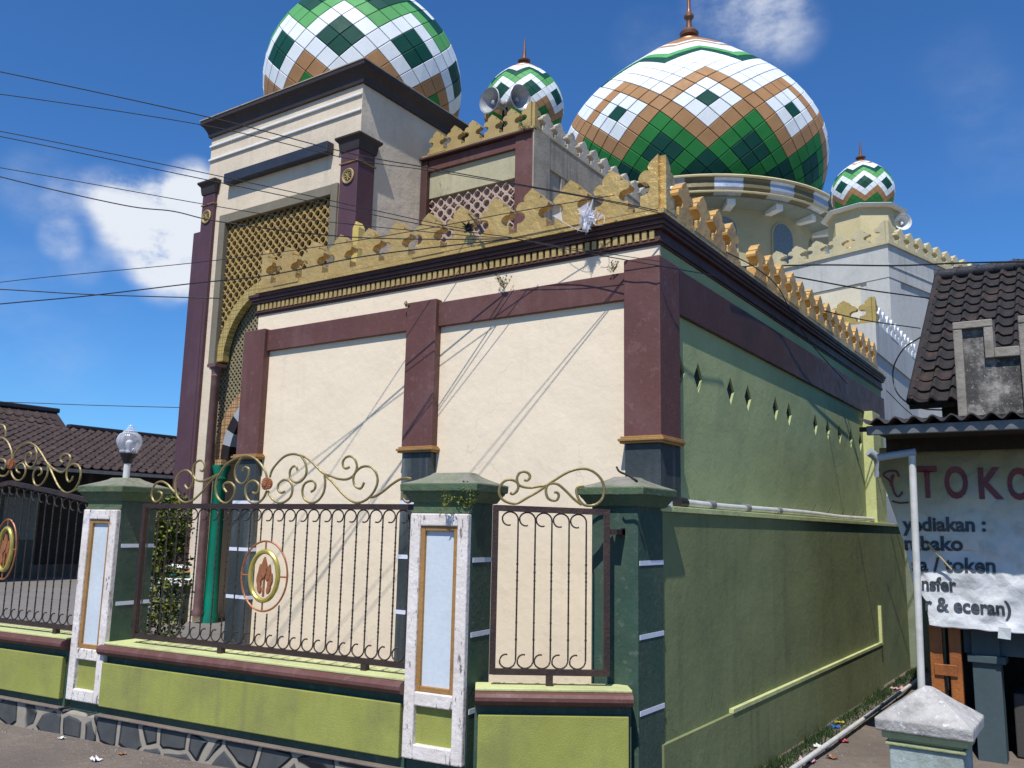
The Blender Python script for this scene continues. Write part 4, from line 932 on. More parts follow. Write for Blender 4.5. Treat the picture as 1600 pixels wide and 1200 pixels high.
MG = [
 [(247.5,768),(252,770),(253,775),(249,782),(242,784),(237.5,777),(237.5,768),(243,756),(253,752.5),(262,757),(268,764),(274,770)],
 [(293,764),(290,760),(289,757)], [(293,764),(298,762),(302,752),(302,745),(296,737),(290,735),(281,739),(275,750),(274,763),(278,777),(289,785),(302,781),(318,766),(330,751),(341,741)],
 [(313,735),(317,736),(320,730),(318,722),(312,719.5),(306,723),(302,731),(302,742),(307,750),(315,752),(325,749),(335,744),(343,741)],
 [(343,741),(352,727),(365,718),(378,713),(389,712.5),(399,717),(408,726),(415,738),(417,746)],
 [(354,769),(350,763),(350,757),(355,754),(362,755),(367,763),(365,775),(358,784),(351,786),(343,781),(338,772),(337,760),(339,748),(343,741)],
 [(379,736),(381,731),(385,730),(389,734),(388,745),(383,753),(377,756),(370,751),(367,741),(368,731),(372,723),(378,714)],
 [(394.5,769.5),(400,771),(404,767),(405,760),(402,754),(396,751),(389,754),(384,762),(384,772),(388,781),(396,786.5),(404,785),(411,779),(417,767)],
 [(421.5,746),(425,735),(433,724),(445,713),(458,709.5),(470,712),(478,715),(487,722),(497,732),(506,740),(516,743.5),(528,748),(541,749),(551,744),(557,734),(557,724),(553,716),(546,713),(539,716),(535.5,723),(537,730),(541,732),(546,730)],
 [(507,741),(520,754),(533,769),(545,780),(556,785.5),(566,784),(577,777),(586,765),(590,752),(588,740),(581,731),(572,728.5),(563,731),(555,739),(552,748),(554,758),(560,763),(565,762),(569,754)],
 [(465,735),(463,729.5),(458,729),(453.5,735),(453,744),(457,751),(463,754),(470,752),(477,744),(479,733),(476,721),(470,712)],
 [(445,768),(439,770),(434.5,765),(435,757),(441,751),(447,750),(454,754),(457,764),(454,776),(445,784),(436,786),(427,781),(421,773),(419,767)],
 [(486,768.5),(491,765),(493,759),(491,753),(485,751.5),(477,755),(473,763),(473,773),(478,782),(487,786),(497,782),(505,771),(508,757),(507,743)],
 [(577,777),(585,776),(597,769),(612,757),(625,749),(635,747),(643,748.5)], [(633.5,766.5),(629.5,770),(629,776),(632,782),(638,785),(646,780)]]
LGS = [
 [(19,717),(18,705),(13,692),(6,685),(0,684),(-8,687),(-16,697),(-20,710)], [(9,682),(9,672),(6,665),(0,663.5),(-8,668),(-14,678)],
 [(20,718),(24,707),(32,698),(42,692),(50,693),(58,699),(66,710),(73,722),(82,731),(92,737),(99,737),(106,730),(110,720),(109,712),(103,709),(97,712),(95,719),(98,723)],
 [(75,724),(82,740),(90,757),(97,766),(104,770),(112,768),(120,760),(125,748),(126,735),(122,727),(115,725),(108,729),(104,739),(105,749),(108,752.5),(112,750),(114,744)],
 [(49,715),(49,709),(45,707),(41,713),(40,722),(44,729),(50,730),(56,722),(58,710),(55,698)],
 [(31,739),(26.5,736),(26,730),(30,725),(35,724),(39,729),(40,737),(37,745),(31,750.5),(24,749),(19,742),(17.5,734)],
 [(60,743),(65,739),(64,732),(59,731),(53,738),(52,748),(55,757),(61,759),(68,753),(74,741),(75,724)],
 [(2,731),(6,733),(9,727),(8,720),(3,717),(-3,718),(-9,724)], [(15,735),(10,742),(4,744),(-2,742),(-8,736)], [(112,768),(121,764),(126,761)]]
SGS = [
 [(819,750),(824,750.5),(828,746),(826,740),(819,737),(812,739),(808,746),(809,755),(815,760),(828,762),(842,760),(856,758)],
 [(797,770),(801,772),(807,768),(810,760),(807,753),(797,749.5),(788,752),(781,761),(780,772),(786,781),(797,786),(809,786),(825,777),(841,768),(855,758),(870,748),(887,738),(903,733),(917,733),(930,739),(940,750),(944,764),(942,777),(935,786),(925,790),(913,789),(905,781),(901,771),(901,764),(906,760),(913,760)],
 [(866,769),(871,770),(873,775),(870,781),(863,782),(856,778),(853,768),(855,759),(862,755.5),(872,757),(884,767),(897,780),(909,789)]]
def fa(px, py, O, u, n, off=.06):
    p = onl(px, py, (O[0] + n[0] * off, O[1] + n[1] * off), u); return (p.x - O[0]) * u[0] + (p.y - O[1]) * u[1], p.z
aL, zL = fa(228, 787, FO, fu, fn); aR, zR = fa(652, 788, FO, fu, fn)
ao, zo = fa(413, 893, FO, fu, fn)
iron_panel(FO, fu, fn, aL, min(aR, W2 - .005), lambda a: zL + (zR - zL) * (a - aL) / (aR - aL), .745, 24, 'brown iron fence panel with gold scrolls on top between the two framed pillars', MG, 'wrought iron fence panels', hook=1, legs=(aL + .9, aR - .35), oval=(ao, 1.245, .21, .235), rosette=(418, 756), posts=(True, False))
a1_, z1_ = fa(137, 778, FO, fu, fn); a0_, z0_ = fa(0, 745, FO, fu, fn); slope = (z0_ - z1_) / (a0_ - a1_)
al, zl_ = fa(8, 858, FO, fu, fn)
iron_panel(FO, fu, fn, -2.2, -.01, lambda a: z1_ + slope * (a - a1_) if a > al else z1_ + slope * (2 * al - a - a1_) , .745, 21, 'iron gate leaf with arched top rail and oval medallion left of the lamp pillar', LGS, 'wrought iron fence panels', hook=-1, legs=(-.28,), oval=(al, zl_, .15, .25), rosette=(18, 725), posts=(True, True))
so = .05
sa0, sz0 = fa(775, 789, SA, su, sn); sa1, sz1 = fa(948, 796, SA, su, sn)
bp_ = [fa(px, 850, SA, su, sn)[0] for px in (809, 836, 862, 889, 916)]
iron_panel(SA, su, sn, sa0, sa1, lambda a: sz0 + (sz1 - sz0) * (a - sa0) / (sa1 - sa0), .765, 5, 'narrow brown iron fence panel with one gold scroll beside the plain pillar', SGS, 'wrought iron fence panels', hook=-1, legs=((sa0 + sa1) / 2,), bpos=bp_)
# brackets tying the narrow panel to the pillar
t = thing('wall_bracket', 'short dark steel bracket joining the narrow iron panel to the plain pillar', 'bracket', (-2.4, 4.76, 1.5))
bm = B(); p = onl(950, 830, (SA.x + sn.x * .06, SA.y + sn.y * .06), su); q = ony(977, 831, 4.80)
box(bm, p.x, q.x, min(p.y, 4.74), 4.801, p.z - .02, p.z + .012); obj('arm', bm, IRON, t)
bm = B(); box(bm, q.x - .012, q.x, 4.76, 4.8005, p.z - .03, p.z + .02); obj('plate', bm, IRON, t)

# ---- globe lamp
lp = fpt(.25, .16, 0); zc = 1.934
lamp = thing('pillar_lamp', 'clear ribbed glass globe lamp on a short white post on the left pillar', 'lamp', (lp.x, lp.y, zc))
bm = B(); lathe(bm, [(.026, zc - .03), (.026, zc + .12), (.02, zc + .125)], (lp.x, lp.y, 0), 16); obj('stem', bm, PVC, lamp, sm=True)
bm = B(); lathe(bm, [(.022, zc + .11), (.036, zc + .125), (.04, zc + .15), (.058, zc + .175), (.064, zc + .195), (.05, zc + .2)], (lp.x, lp.y, 0), 20); obj('socket', bm, BLACK, lamp, sm=True)
bm = B(); gp = [(.058, .200), (.066, .205), (.066, .222), (.074, .235), (.090, .268), (.094, .295), (.088, .325), (.074, .350), (.056, .362), (.052, .375), (.034, .385), (.030, .395), (.022, .405), (.02, .418), (.008, .426)]
n_ = 48; rings = []
for r, z in smooth([(a, 0, b) for a, b in gp], 3) and [(v.x, v.z) for v in smooth([(a, 0, b) for a, b in gp], 3)]:
    rings.append([bm.verts.new((lp.x + (r * (1 + .035 * cos(12 * 2 * pi * k / n_) * (1 if .22 < z < .36 else .3))) * cos(2 * pi * k / n_), lp.y + (r * (1 + .035 * cos(12 * 2 * pi * k / n_) * (1 if .22 < z < .36 else .3))) * sin(2 * pi * k / n_), zc + z)) for k in range(n_)])
for A, C_ in zip(rings, rings[1:]):
    for k in range(n_): bm.faces.new((A[k], A[(k + 1) % n_], C_[(k + 1) % n_], C_[k]))
obj('globe', bm, GLOBE, lamp, sm=True)
bm = B(); lathe(bm, [(.02, zc + .20), (.022, zc + .24), (.03, zc + .26), (.028, zc + .29), (.012, zc + .305), (.002, zc + .307)], (lp.x, lp.y, 0), 16); obj('bulb', bm, WHITE, lamp, sm=True)

# ------------------------------------------------------------------ foliage helper
def leaves(bm, c, rx, ry, rz, n, s, seed=0, shape=None):
    rnd = random.Random(seed)
    for _ in range(n):
        while True:
            p = Vector((rnd.uniform(-1, 1), rnd.uniform(-1, 1), rnd.uniform(-1, 1)))
            if .25 < p.length < 1 and noise.noise(p * 3 + Vector((seed, 0, 0))) > -.25: break
        q = Vector((c[0] + p.x * rx, c[1] + p.y * ry, c[2] + p.z * rz))
        d = Vector((rnd.uniform(-1, 1), rnd.uniform(-1, 1), rnd.uniform(-.3, 1))).normalized(); e = d.cross(Vector((rnd.uniform(-1, 1), rnd.uniform(-1, 1), rnd.uniform(-1, 1)))).normalized(); l = s * rnd.uniform(.6, 1.3)
        f = face(bm, [q, q + d * l * .5 + e * l * .28, q + d * l, q + d * l * .5 - e * l * .28]); f.material_index = rnd.choice((0, 0, 1))
sp_ = dep(258, 845, 8.6)
sh = thing('columnar_shrub', 'yellow-green leafy shrub behind the fence between lamp pillar and tower', 'shrub', (sp_.x, sp_.y, .2))
bm = B()
leaves(bm, (sp_.x, sp_.y, .95), .27, .27, .85, 3000, .05, 3); leaves(bm, (sp_.x + .10, sp_.y, 1.58), .2, .2, .33, 1000, .05, 4); leaves(bm, (sp_.x - .10, sp_.y + .05, 1.45), .14, .2, .28, 600, .05, 5)
obj('foliage', bm, [LEAF, LEAFD], sh, fix=False)
bm = B(); tube(bm, smooth([(sp_.x, sp_.y, .15), (sp_.x + .02, sp_.y, .6), (sp_.x - .02, sp_.y, 1.4)], 4), .03, 6, r1=.01); obj('stem', bm, TWIG, sh)
# vine on middle pillar cap
vc = fpt(W2 + .40, -.02, 1.80)
bm = B(); leaves(bm, (vc.x, vc.y - .02, 1.79), .09, .05, .08, 260, .02, 8); leaves(bm, (vc.x - .09, vc.y - .1, 1.76), .04, .03, .05, 90, .018, 9)
o = obj('vine', bm, [LEAF, LEAFD], fix=False); tag(o, 'small green vine sprig growing on the cap of the middle pillar', 'vine')
# twig on right pillar cap
tp = [dep(963, 729, 5.15), dep(968, 737, 5.14), dep(982, 743, 5.12), dep(992, 750, 5.1), dep(995, 752, 5.12)]
bm = B(); tube(bm, smooth(tp, 4), .006, 5, r1=.009); o = obj('twig', bm, TWIG); tag(o, 'dark curved twig lying on the cap of the plain green pillar', 'twig')
# weeds on the front beam
def weed(px, py, n, s, label, y=5.40):
    c = ony(px, py, y); bm = B(); rnd = random.Random(int(px))
    for k in range(n):
        a = rnd.uniform(0, 2 * pi); tip = c + Vector((cos(a) * s * .6, sin(a) * .3 * s - .01, s * rnd.uniform(.4, 1.1)))
        mid = c.lerp(tip, .5) + Vector((rnd.uniform(-.2, .2) * s, 0, .1 * s)); tube(bm, smooth([c, mid, tip], 3), .0022, 4, r1=.001)
        for q in (.4, .7, 1): leaves(bm, c.lerp(tip, q), .012, .012, .012, 3, .018, k)
    o = obj('weed', bm, [DRYW, LEAFD], fix=False); tag(o, label, 'weed', 'weeds sprouting from the building')
weed(788, 452, 12, .11, 'dry weed tuft sprouting on the maroon beam above the middle pilaster')
weed(958, 425, 8, .07, 'sparse dry weed on the maroon beam close to the corner pilaster')
weed(635, 480, 4, .035, 'tiny weed on top of the middle pilaster', 5.37)
weed(818, 206, 12, .13, 'grassy weed under the crest corner by the two loudspeakers', UY0 - .06)
# plastic kite scrap on the front crest
kp = [ony(px, py, 5.33) for px, py in ((908, 322), (925, 326), (932, 340), (928, 352), (944, 338), (941, 330), (926, 345), (920, 366), (908, 345), (905, 332))]
bm = B(); rnd = random.Random(5); c = ony(917, 340, 5.30)
for k in range(70):
    a, b, d = [c + Vector((rnd.gauss(0, .035), rnd.gauss(0, .02), rnd.gauss(0, .045))) for _ in range(3)]; face(bm, [a, b, d])
for tri in (((905, 330), (932, 328), (918, 364)), ((864, 337), (877, 331), (879, 346)), ((932, 330), (944, 336), (934, 345)), ((912, 335), (928, 340), (917, 364))):
    face(bm, [ony(x, y, 5.30 + rnd.uniform(-.02, .02)) for x, y in tri])
tube(bm, smooth([ony(864, 337, 5.31), ony(885, 350, 5.29), ony(905, 360, 5.29), ony(920, 362, 5.3)], 4), .0025, 4)
tube(bm, smooth([ony(944, 336, 5.31), ony(943, 350, 5.29), ony(930, 352, 5.29)], 4), .0025, 4)
o = obj('plastic_scrap', bm, PLASTIC, fix=False); tag(o, 'torn clear plastic kite scrap caught on the gold crest near the corner', 'plastic scrap')
c = ony(732, 354, 5.30); bm = B()
for k in range(26):
    a, b, d = [c + Vector((rnd.gauss(0, .03), rnd.gauss(0, .012), rnd.gauss(0, .02))) for _ in range(3)]; face(bm, [a, b, d])
face(bm, [ony(x, y, 5.28) for x, y in ((745, 352), (750, 350), (757, 362), (753, 366))]); tube(bm, [ony(733, 335, 5.3), ony(748, 353, 5.28)], .006, 5)
o = obj('cable_clamp', bm, [BLACK], fix=False); tag(o, 'black cable clamp with tape on the gold crest where the wires gather', 'cable clamp')

# ------------------------------------------------------------------ pipe on the ledge
def pipe(pts, r, label, cat, mat, joints=(), name='pipe', n=10):
    bm = B(); tube(bm, pts, r, n); root = thing(name, label, cat, tuple(Vector(pts[0]))); 
    obj('tube', bm, mat, root, sm=True) if False else None
    o = obj('tube', bm, mat, root, sm=True)
    for q in joints:
        a = Vector(pts[0]).lerp(Vector(pts[-1]), q); d = (Vector(pts[-1]) - Vector(pts[0])).normalized(); bm = B(); tube(bm, [a - d * .05, a + d * .05], r * 1.3, n); obj('joint', bm, paint('grey_joint', (.2, .2, .2, 1)), root, sm=True)
    return root
pp = [Vector((LX - .055, y, 1.80 + .006 * sin(y * 1.7))) for y in (5.62, 6.5, 7.5, 8.7, 10, 11.54)]
pr_ = pipe(smooth(pp, 3), .027, 'grey-white PVC pipe lying on the ledge of the green wall', 'pipe', PVC, joints=(.09, .22, .36))
bm = B(); tube(bm, [pp[0] + Vector((0, -.07, 0)), pp[0] + Vector((0, .06, 0))], .035, 12); obj('end_cap', bm, BLACK, pr_, sm=True)
# nail-like hooks over the ledge
for y in (9.0, 9.6, 10.2, 10.7, 11.1):
    bm = B(); tube(bm, smooth([(LX - .1, y, 1.76), (LX - .09, y, 1.84), (LX - .07, y + .05, 1.9)], 3), .004, 4); o = obj('wire_tie', bm, TWIG, pr_)
# ground pipe along the alley
pipe([(onz(1236, 1203, -.10)), onz(1340, 1130, -.10), onz(1438, 1059, -.10)], .02, 'thin white pipe lying along the alley floor', 'pipe', PVC)

# ------------------------------------------------------------------ alley grass and litter
bm = B(); rnd = random.Random(21)
for k in range(5200):
    y = rnd.uniform(5.3, 13.5); x = LX + .06 + abs(rnd.gauss(0, .075)); z = gz(x, y); h = rnd.uniform(.02, .07) * (1.2 if noise.noise(Vector((x * 3, y * 2, 0))) > 0 else .6); a = rnd.uniform(0, pi); w = .006
    face(bm, [(x - cos(a) * w, y - sin(a) * w, z), (x + cos(a) * w, y + sin(a) * w, z), (x + rnd.gauss(0, .015), y + rnd.gauss(0, .015), z + h)])
g = obj('grass', bm, LEAFD, fix=False); g['kind'] = 'stuff'; g['label'] = 'thin green grass growing at the foot of the alley wall'; g['category'] = 'grass'
cols = {'white': (.7, .7, .68, 1), 'red': (.5, .08, .08, 1), 'blue': (.02, .12, .5, 1), 'yellow': (.5, .4, .05, 1), 'pink': (.55, .3, .35, 1), 'brown': (.25, .12, .05, 1)}
def litter(px, py, z, s, colr, label):
    c = onz(px, py, z); bm = B(); rnd = random.Random(int(px * 3 + py)); vs = []
    n = 5
    gridv = [[bm.verts.new((c.x + (i / n - .5) * s + rnd.gauss(0, s * .05), c.y + (j / n - .5) * s * .8 + rnd.gauss(0, s * .05), gz(c.x, c.y) + .008 + abs(rnd.gauss(0, s * .12)))) for j in range(n + 1)] for i in range(n + 1)]
    for i in range(n):
        for j in range(n): bm.faces.new((gridv[i][j], gridv[i + 1][j], gridv[i + 1][j + 1], gridv[i][j + 1]))
    o = obj('litter', bm, paint('litter_' + colr, cols[colr], None, .5), fix=False); tag(o, label, 'litter', 'litter on the ground')
litter(1305, 1136, -.15, .09, 'blue', 'crumpled blue wrapper on the alley floor'); litter(1312, 1130, -.15, .08, 'yellow', 'crumpled yellow wrapper beside the blue one')
litter(1318, 1158, -.15, .08, 'red', 'small red wrapper on the alley floor'); litter(1285, 1168, -.15, .11, 'white', 'white paper scrap beside the alley pipe')
litter(1262, 1190, -.15, .12, 'pink', 'pink and white scrap at the near end of the alley'); litter(1402, 1077, -.15, .12, 'pink', 'faded pink wrapper near the old gate pillar')
litter(1300, 1185, -.15, .08, 'brown', 'brown dead leaf on the alley floor')
litter(96, 1155, 0, .05, 'white', 'tiny white scrap on the street below the lamp pillar'); litter(150, 1190, 0, .07, 'white', 'white paper scrap at the bottom left of the street'); litter(82, 1136, 0, .04, 'brown', 'brown scrap against the stone footing'); litter(190, 1180, 0, .05, 'brown', 'brown leaf on the street left of centre')
def tuft(px, py, n, label):
    c = onz(px, py, 0); bm = B(); leaves(bm, (c.x, c.y, .05), .045, .03, .05, n, .022, int(px)); o = obj('weed', bm, [LEAFD, LEAF], fix=False); tag(o, label, 'weed', 'weeds along the stone footing')
tuft(10, 1110, 70, 'small green weed against the stone footing at the far left'); tuft(44, 1126, 60, 'small green weed below the second river stone'); tuft(62, 1132, 90, 'larger green weed at the stone footing left of the lamp pillar')

bm = B(); rnd = random.Random(77)
for k in range(2600):
    if k % 3 == 0: x, y = rnd.uniform(-8.5, -3), 0; y = 3.855 + .0986 * (x + 6.68) - .05 - abs(rnd.gauss(0, .12))
    elif k % 3 == 1: x, y = LX + .05 + abs(rnd.gauss(0, .3)), rnd.uniform(5, 13)
    else: x, y = rnd.uniform(-8, 1), rnd.uniform(2.6, 4.2)
    r = rnd.uniform(.003, .010) * (1.6 if rnd.random() < .08 else 1); z = gz(x, y); a = rnd.uniform(0, 3)
    p = [Vector((x + r * cos(a + q * pi / 2) * rnd.uniform(.7, 1.3), y + r * sin(a + q * pi / 2), z - .001)) for q in range(4)]; tp_ = Vector((x, y, z + r * rnd.uniform(.4, .9)))
    for q in range(4): face(bm, [p[q], p[(q + 1) % 4], tp_])
g = obj('grit', bm, paint('pebble_grit', (.26, .23, .2, 1), (.12, .10, .09, 1), .95, 40), fix=False); g['kind'] = 'stuff'; g['label'] = 'scattered grit and pebbles on the dusty street and alley'; g['category'] = 'grit'

# ------------------------------------------------------------------ tiled roofs
def tile_roof(parent, A, u, s, L, H, rise, cw, ch, mat, seed=0, name='roof', amp=.03, thick=.06):
    """A eave corner, u along eave (plan), s up-slope plan dir, L eave length, H plan depth, rise"""
    nw, nc = int(L / cw), int(sqrt(H * H + rise * rise) / ch); rnd = random.Random(seed); bm = B()
    sl = Vector((s[0] * H, s[1] * H, rise)); slu = sl.normalized(); uu = Vector((u[0], u[1], 0)); nn = uu.cross(slu);  nn = nn if nn.z > 0 else -nn
    A = Vector(A); sub = 8
    for r in range(nc):
        js = [rnd.uniform(-.006, .006) for _ in range(nw + 1)]; rows_ = []
        for e, lift in ((0, .028), (1.12, .0)):
            row = []
            for k in range(nw * sub + 1):
                ti = min(nw - 1, k // sub); ph = (k % sub) / sub
                hgt = amp * sin(pi * ph / .42) if ph < .42 else -amp * .18 * sin(pi * (ph - .42) / .58)
                p = A + uu * (k * cw / sub) + slu * ((r + e) * ch) + nn * (hgt + lift + js[ti] + (r == 0) * 0)
                row.append(p)
            rows_.append(row)
        front = [p - nn * .03 for p in rows_[0]]
        va = [bm.verts.new(p) for p in rows_[0]]; vb = [bm.verts.new(p) for p in rows_[1]]; vf = [bm.verts.new(p) for p in front]
        for k in range(len(va) - 1):
            bm.faces.new((va[k], va[k + 1], vb[k + 1], vb[k])); bm.faces.new((vf[k], vf[k + 1], va[k + 1], va[k]))
    # under board
    hexa(bm, [A - nn * thick, A + uu * L - nn * thick, A + uu * L + sl - nn * thick, A + sl - nn * thick, A - nn * .005, A + uu * L - nn * .005, A + uu * L + sl - nn * .005, A + sl - nn * .005])
    return obj(name, bm, mat, parent, sm=False, fix=False)
# left house
lh = thing('tiled_house', 'long low house with dark tiled roof across the courtyard at the far left', 'house', (-21, 13, 0))
HX = -20.0
e0 = onx(-60, 719, HX); e1 = onx(330, 750, HX); r0_ = onx(0, 632, HX - 3.2); 
ez = onx(0, 723, HX).z; rz_ = onx(280, 688, HX - 3.2).z
y0h, y1h = 7.0, 17.5
tile_roof(lh, (HX, y0h, ez), (0, 1), (-1, 0), y1h - y0h, 3.2, rz_ - ez, .24, .26, TILE, 3, amp=.05)
yb = onx(108, 660, HX - 3.2).y
rz2 = onx(0, 632, HX - 3.5).z
tile_roof(lh, (HX - 2.9, y0h, rz_ - .25), (0, 1), (-1, 0), yb - y0h, 1.0, rz2 - rz_ + .28, .24, .26, TILE, 4, amp=.05, name='upper_roof')
bm = B(); box(bm, HX - 3.35, HX - 3.15, yb, y1h, rz_ + .0, rz_ + .12); box(bm, HX - 4.0, HX - 3.8, y0h, yb + .05, rz2 + .0, rz2 + .13); obj('ridge', bm, RIDGE, lh, bev=.03)
bm = B(); box(bm, HX - 6, HX - 1.6, y0h, y1h, .1, ez + .2); obj('wall', bm, DARKIN, lh)
bm = B(); box(bm, HX - 1.62, HX - 1.5, y0h, y1h, .1, .5); obj('plinth', bm, DKBASE, lh)
for y in (9.6, 11.7, 13.8):
    bm = B(); box(bm, HX - .35, HX - .22, y, y + .12, .1, ez); obj('post', bm, SHADEWOOD, lh)
for y in (10.4, 12.6):
    bm = B(); box(bm, HX - 1.61, HX - 1.56, y, y + .9, .5, 2.2); w = obj('window', bm, paint('faded_green_frame', (.06, .08, .07, 1)), lh)
    bm = B(); box(bm, HX - 1.56, HX - 1.555, y + .06, y + .84, 1.1, 2.1); obj('pane', bm, GLASSB, w)
bm = B(); box(bm, HX - .06, HX + .03, y0h, y1h, ez - .10, ez - .02); obj('eave_board', bm, ZINCF, lh)

# right house with sooty roof
rh = thing('old_tiled_house', 'old house with sooty clay tile roof above the shop at the right edge', 'house', (0, 11, 0))
A0 = ony(1420, 632, 9.5); RG = ony(1465, 436, 12.0)
tile_roof(rh, (A0.x, 9.5, A0.z), (1, 0), (0, 1), 4.6, 2.5, RG.z - A0.z, .178, .225, TILE2, 9, amp=.045)
bm = B()
for k in range(22):
    x = A0.x + k * .22 ; 
    lathe(bm, [(.075, 0), (.095, .015), (.09, .23)], (0, 0, 0), 10)
    for v in bm.verts[-30:] if False else []: pass
bm.free(); bm = B()
for k in range(21):
    x = A0.x - .02 + k * .22; z = RG.z + .03
    pts = [(x, 12.0, z + .012), (x + .22, 12.0, z)]; tube(bm, [(x, 12.0, z + .02), (x + .03, 12.0, z + .02), (x + .031, 12.0, z + .0), (x + .23, 12.0, z)], .085, 10)
obj('ridge_tiles', bm, RIDGE, rh, sm=True)
bm = B(); tube(bm, [(A0.x + .02, 9.52, A0.z + .03), (A0.x + .02, 12.0, RG.z + .03)], .05, 8); obj('verge_tiles', bm, TILE2, rh)
bm = B(); box(bm, -1.15, 3, 10.0, 12.0, -.2, A0.z + .3); box(bm, -1.3, 3, 9.7, 9.8, A0.z - .16, A0.z + .0); obj('wall', bm, SHADEWOOD, rh)

# parapet
pw = thing('mouldy_parapet', 'mould-stained grey stepped parapet wall in front of the sooty tile roof', 'wall', (-.2, 8.9, 2.6))
x0, x1 = ony(1488, 505, 8.8).x, ony(1550, 500, 8.8).x; x2 = ony(1590, 500, 8.8).x
bm = B(); box(bm, x0 + .04, x1 - .05, 8.84, 9.0, 2.4, 3.50); box(bm, x1 - .049, x2 + .05, 8.84, 9.0, 2.4, 3.24); box(bm, x2 + .051, x2 + .6, 8.84, 9.0, 2.4, 3.5); obj('wall', bm, MOLDW, pw)
bm = B()
for xa, xb in ((x0, x1), (x2, x2 + .7)):
    box(bm, xa, xa + .075, 8.79, 9.02, 2.4, 3.5); box(bm, xa, xb, 8.785, 9.02, 3.501, 3.57); box(bm, xb - .075, xb, 8.79, 9.02, 3.21, 3.5)
box(bm, x1 + .001, x2 - .001, 8.787, 9.02, 3.21, 3.30)
obj('raised_trim', bm, MOLDT, pw, bev=.008)

# shop
shop = thing('corner_shop', 'small shop with corrugated roof edge and dark open front beside the alley', 'shop', (0, 8.5, 0))
ez_ = ony(1400, 655, 7.4).z
bm = B(); n = 6; pitch = .135; xe = -1.60; Lr = 4.2; cnt = int(Lr / pitch * 8)
va = []; 
for i in range(cnt + 1):
    x = xe + Lr * i / cnt; w = .024 * cos(2 * pi * (x - xe) / pitch)
    va.append([bm.verts.new((x, y, z + w + dz)) for (y, z) in ((7.38, ez_), (9.1, ez_ + .10)) for dz in (0, -.012)])
for a, b in zip(va, va[1:]):
    bm.faces.new((a[0], b[0], b[2], a[2])); bm.faces.new((a[1], a[3], b[3], b[1])); bm.faces.new((a[0], a[1], b[1], b[0]))
obj('corrugated_roof', bm, ZINC, shop, sm=True)
bm = B(); box(bm, -1.56, 2.6, 7.43, 7.47, ez_ - .115, ez_ - .04); obj('gutter_board', bm, ZINCF, shop, bev=.006)
bm = B(); box(bm, -1.62, -1.45, 7.45, 7.5, ez_ - .08, ez_ - .045); box(bm, -1.5, 2.6, 8.2, 8.34, ez_ - .32, ez_ + .1); box(bm, -1.5, 2.6, 7.55, 8.2, ez_ - .10, ez_ - .07)
for x in (-1.5, -.9, -.3, .3): box(bm, x, x + .06, 7.5, 9.0, ez_ - .065, ez_ - .01)
box(bm, -1.52, 2.6, 7.98, 8.02, ony(1500, 704, 8.0).z, ez_ - .06); obj('roof_timbers', bm, SHADEWOOD, shop)
bm = B(); box(bm, -1.2, -1.12, 8.35, 12, -.2, 2.6); box(bm, 1.6, 1.7, 8.35, 12, -.2, 2.6); box(bm, -1.2, 1.6, 11.9, 12, -.2, 2.6); box(bm, -1.11, 1.6, 8.35, 11.9, 2.45, 2.6); obj('wall', bm, DARKIN, shop)
bm = B(); x0, x1 = ony(1518, 1000, 8.3).x, ony(1562, 1000, 8.3).x
box(bm, x0, x1, 8.25, 8.42, -.2, 1.02); box(bm, x0 - .03, x1 + .04, 8.22, 8.45, .60, .66); box(bm, ony(1505, 1000, 8.3).x, x1 + .9, 8.3, 8.42, .66, 1.5); obj('blue_column', bm, BLUEG, shop, bev=.006)
bm = B(); box(bm, x1 + .05, x1 + .9, 8.5, 8.9, -.15, .35); obj('counter', bm, paint('dark_counter', (.05, .045, .04, 1)), shop, bev=.01)
# far end wall of the alley
ew = thing('alley_end_wall', 'grey-green wall with patterned vent closing the alley behind the shop banner', 'wall', (-1.8, 13.2, 0))
bm = B(); box(bm, -2.4, -.9, 13.22, 13.4, -.2, 3.1); obj('wall', bm, paint('grey_green_wall', (.22, .26, .18, 1), (.17, .20, .14, 1), .85, 2, .2, 30, dirt=(.1, .11, .08, 1), dirt_amt=.5), ew)
c = ony(1385, 760, 13.2)
bm = B()
for i in range(4):
    for j in range(5): 
        if (i + j) % 2 == 0: box(bm, c.x - .11 + i * .055, c.x - .11 + i * .055 + .045, 13.18, 13.219, c.z - .14 + j * .055, c.z - .14 + j * .055 + .045)
obj('vent_block', bm, PVC, ew)
# rain pipe beside the green pier
q0, q1 = ony(1370, 702, 8.3), ony(1374, 742, 8.3)
bm = B(); tube(bm, smooth([dep(1358, 706, 7.9), dep(1366, 712, 7.9), dep(1373, 722, 7.9), dep(1373, 745, 7.9)], 4), .04, 10); o = obj('rain_pipe', bm, PVCB, shop, sm=True)
# pole
pa, pb = ony(1425, 712, 7.6), ony(1440, 1080, 7.6)
pole = thing('shop_pole', 'slim grey-white round post holding up the corner of the shop roof', 'pole', (pb.x, 7.6, -.15))
bm = B(); tube(bm, [(pb.x - .0, 7.6, -.18), (pb.x, 7.6, .42), (pa.x, 7.6, pa.z)], .028, 14); obj('post', bm, PVC, pole, sm=True)
bm = B(); tube(bm, [(pa.x + .03, 7.6, pa.z + .03), (ony(1372, 715, 7.6).x, 7.6, ony(1372, 715, 7.6).z)], .03, 12); obj('cross_bar', bm, PVCB, pole, sm=True)
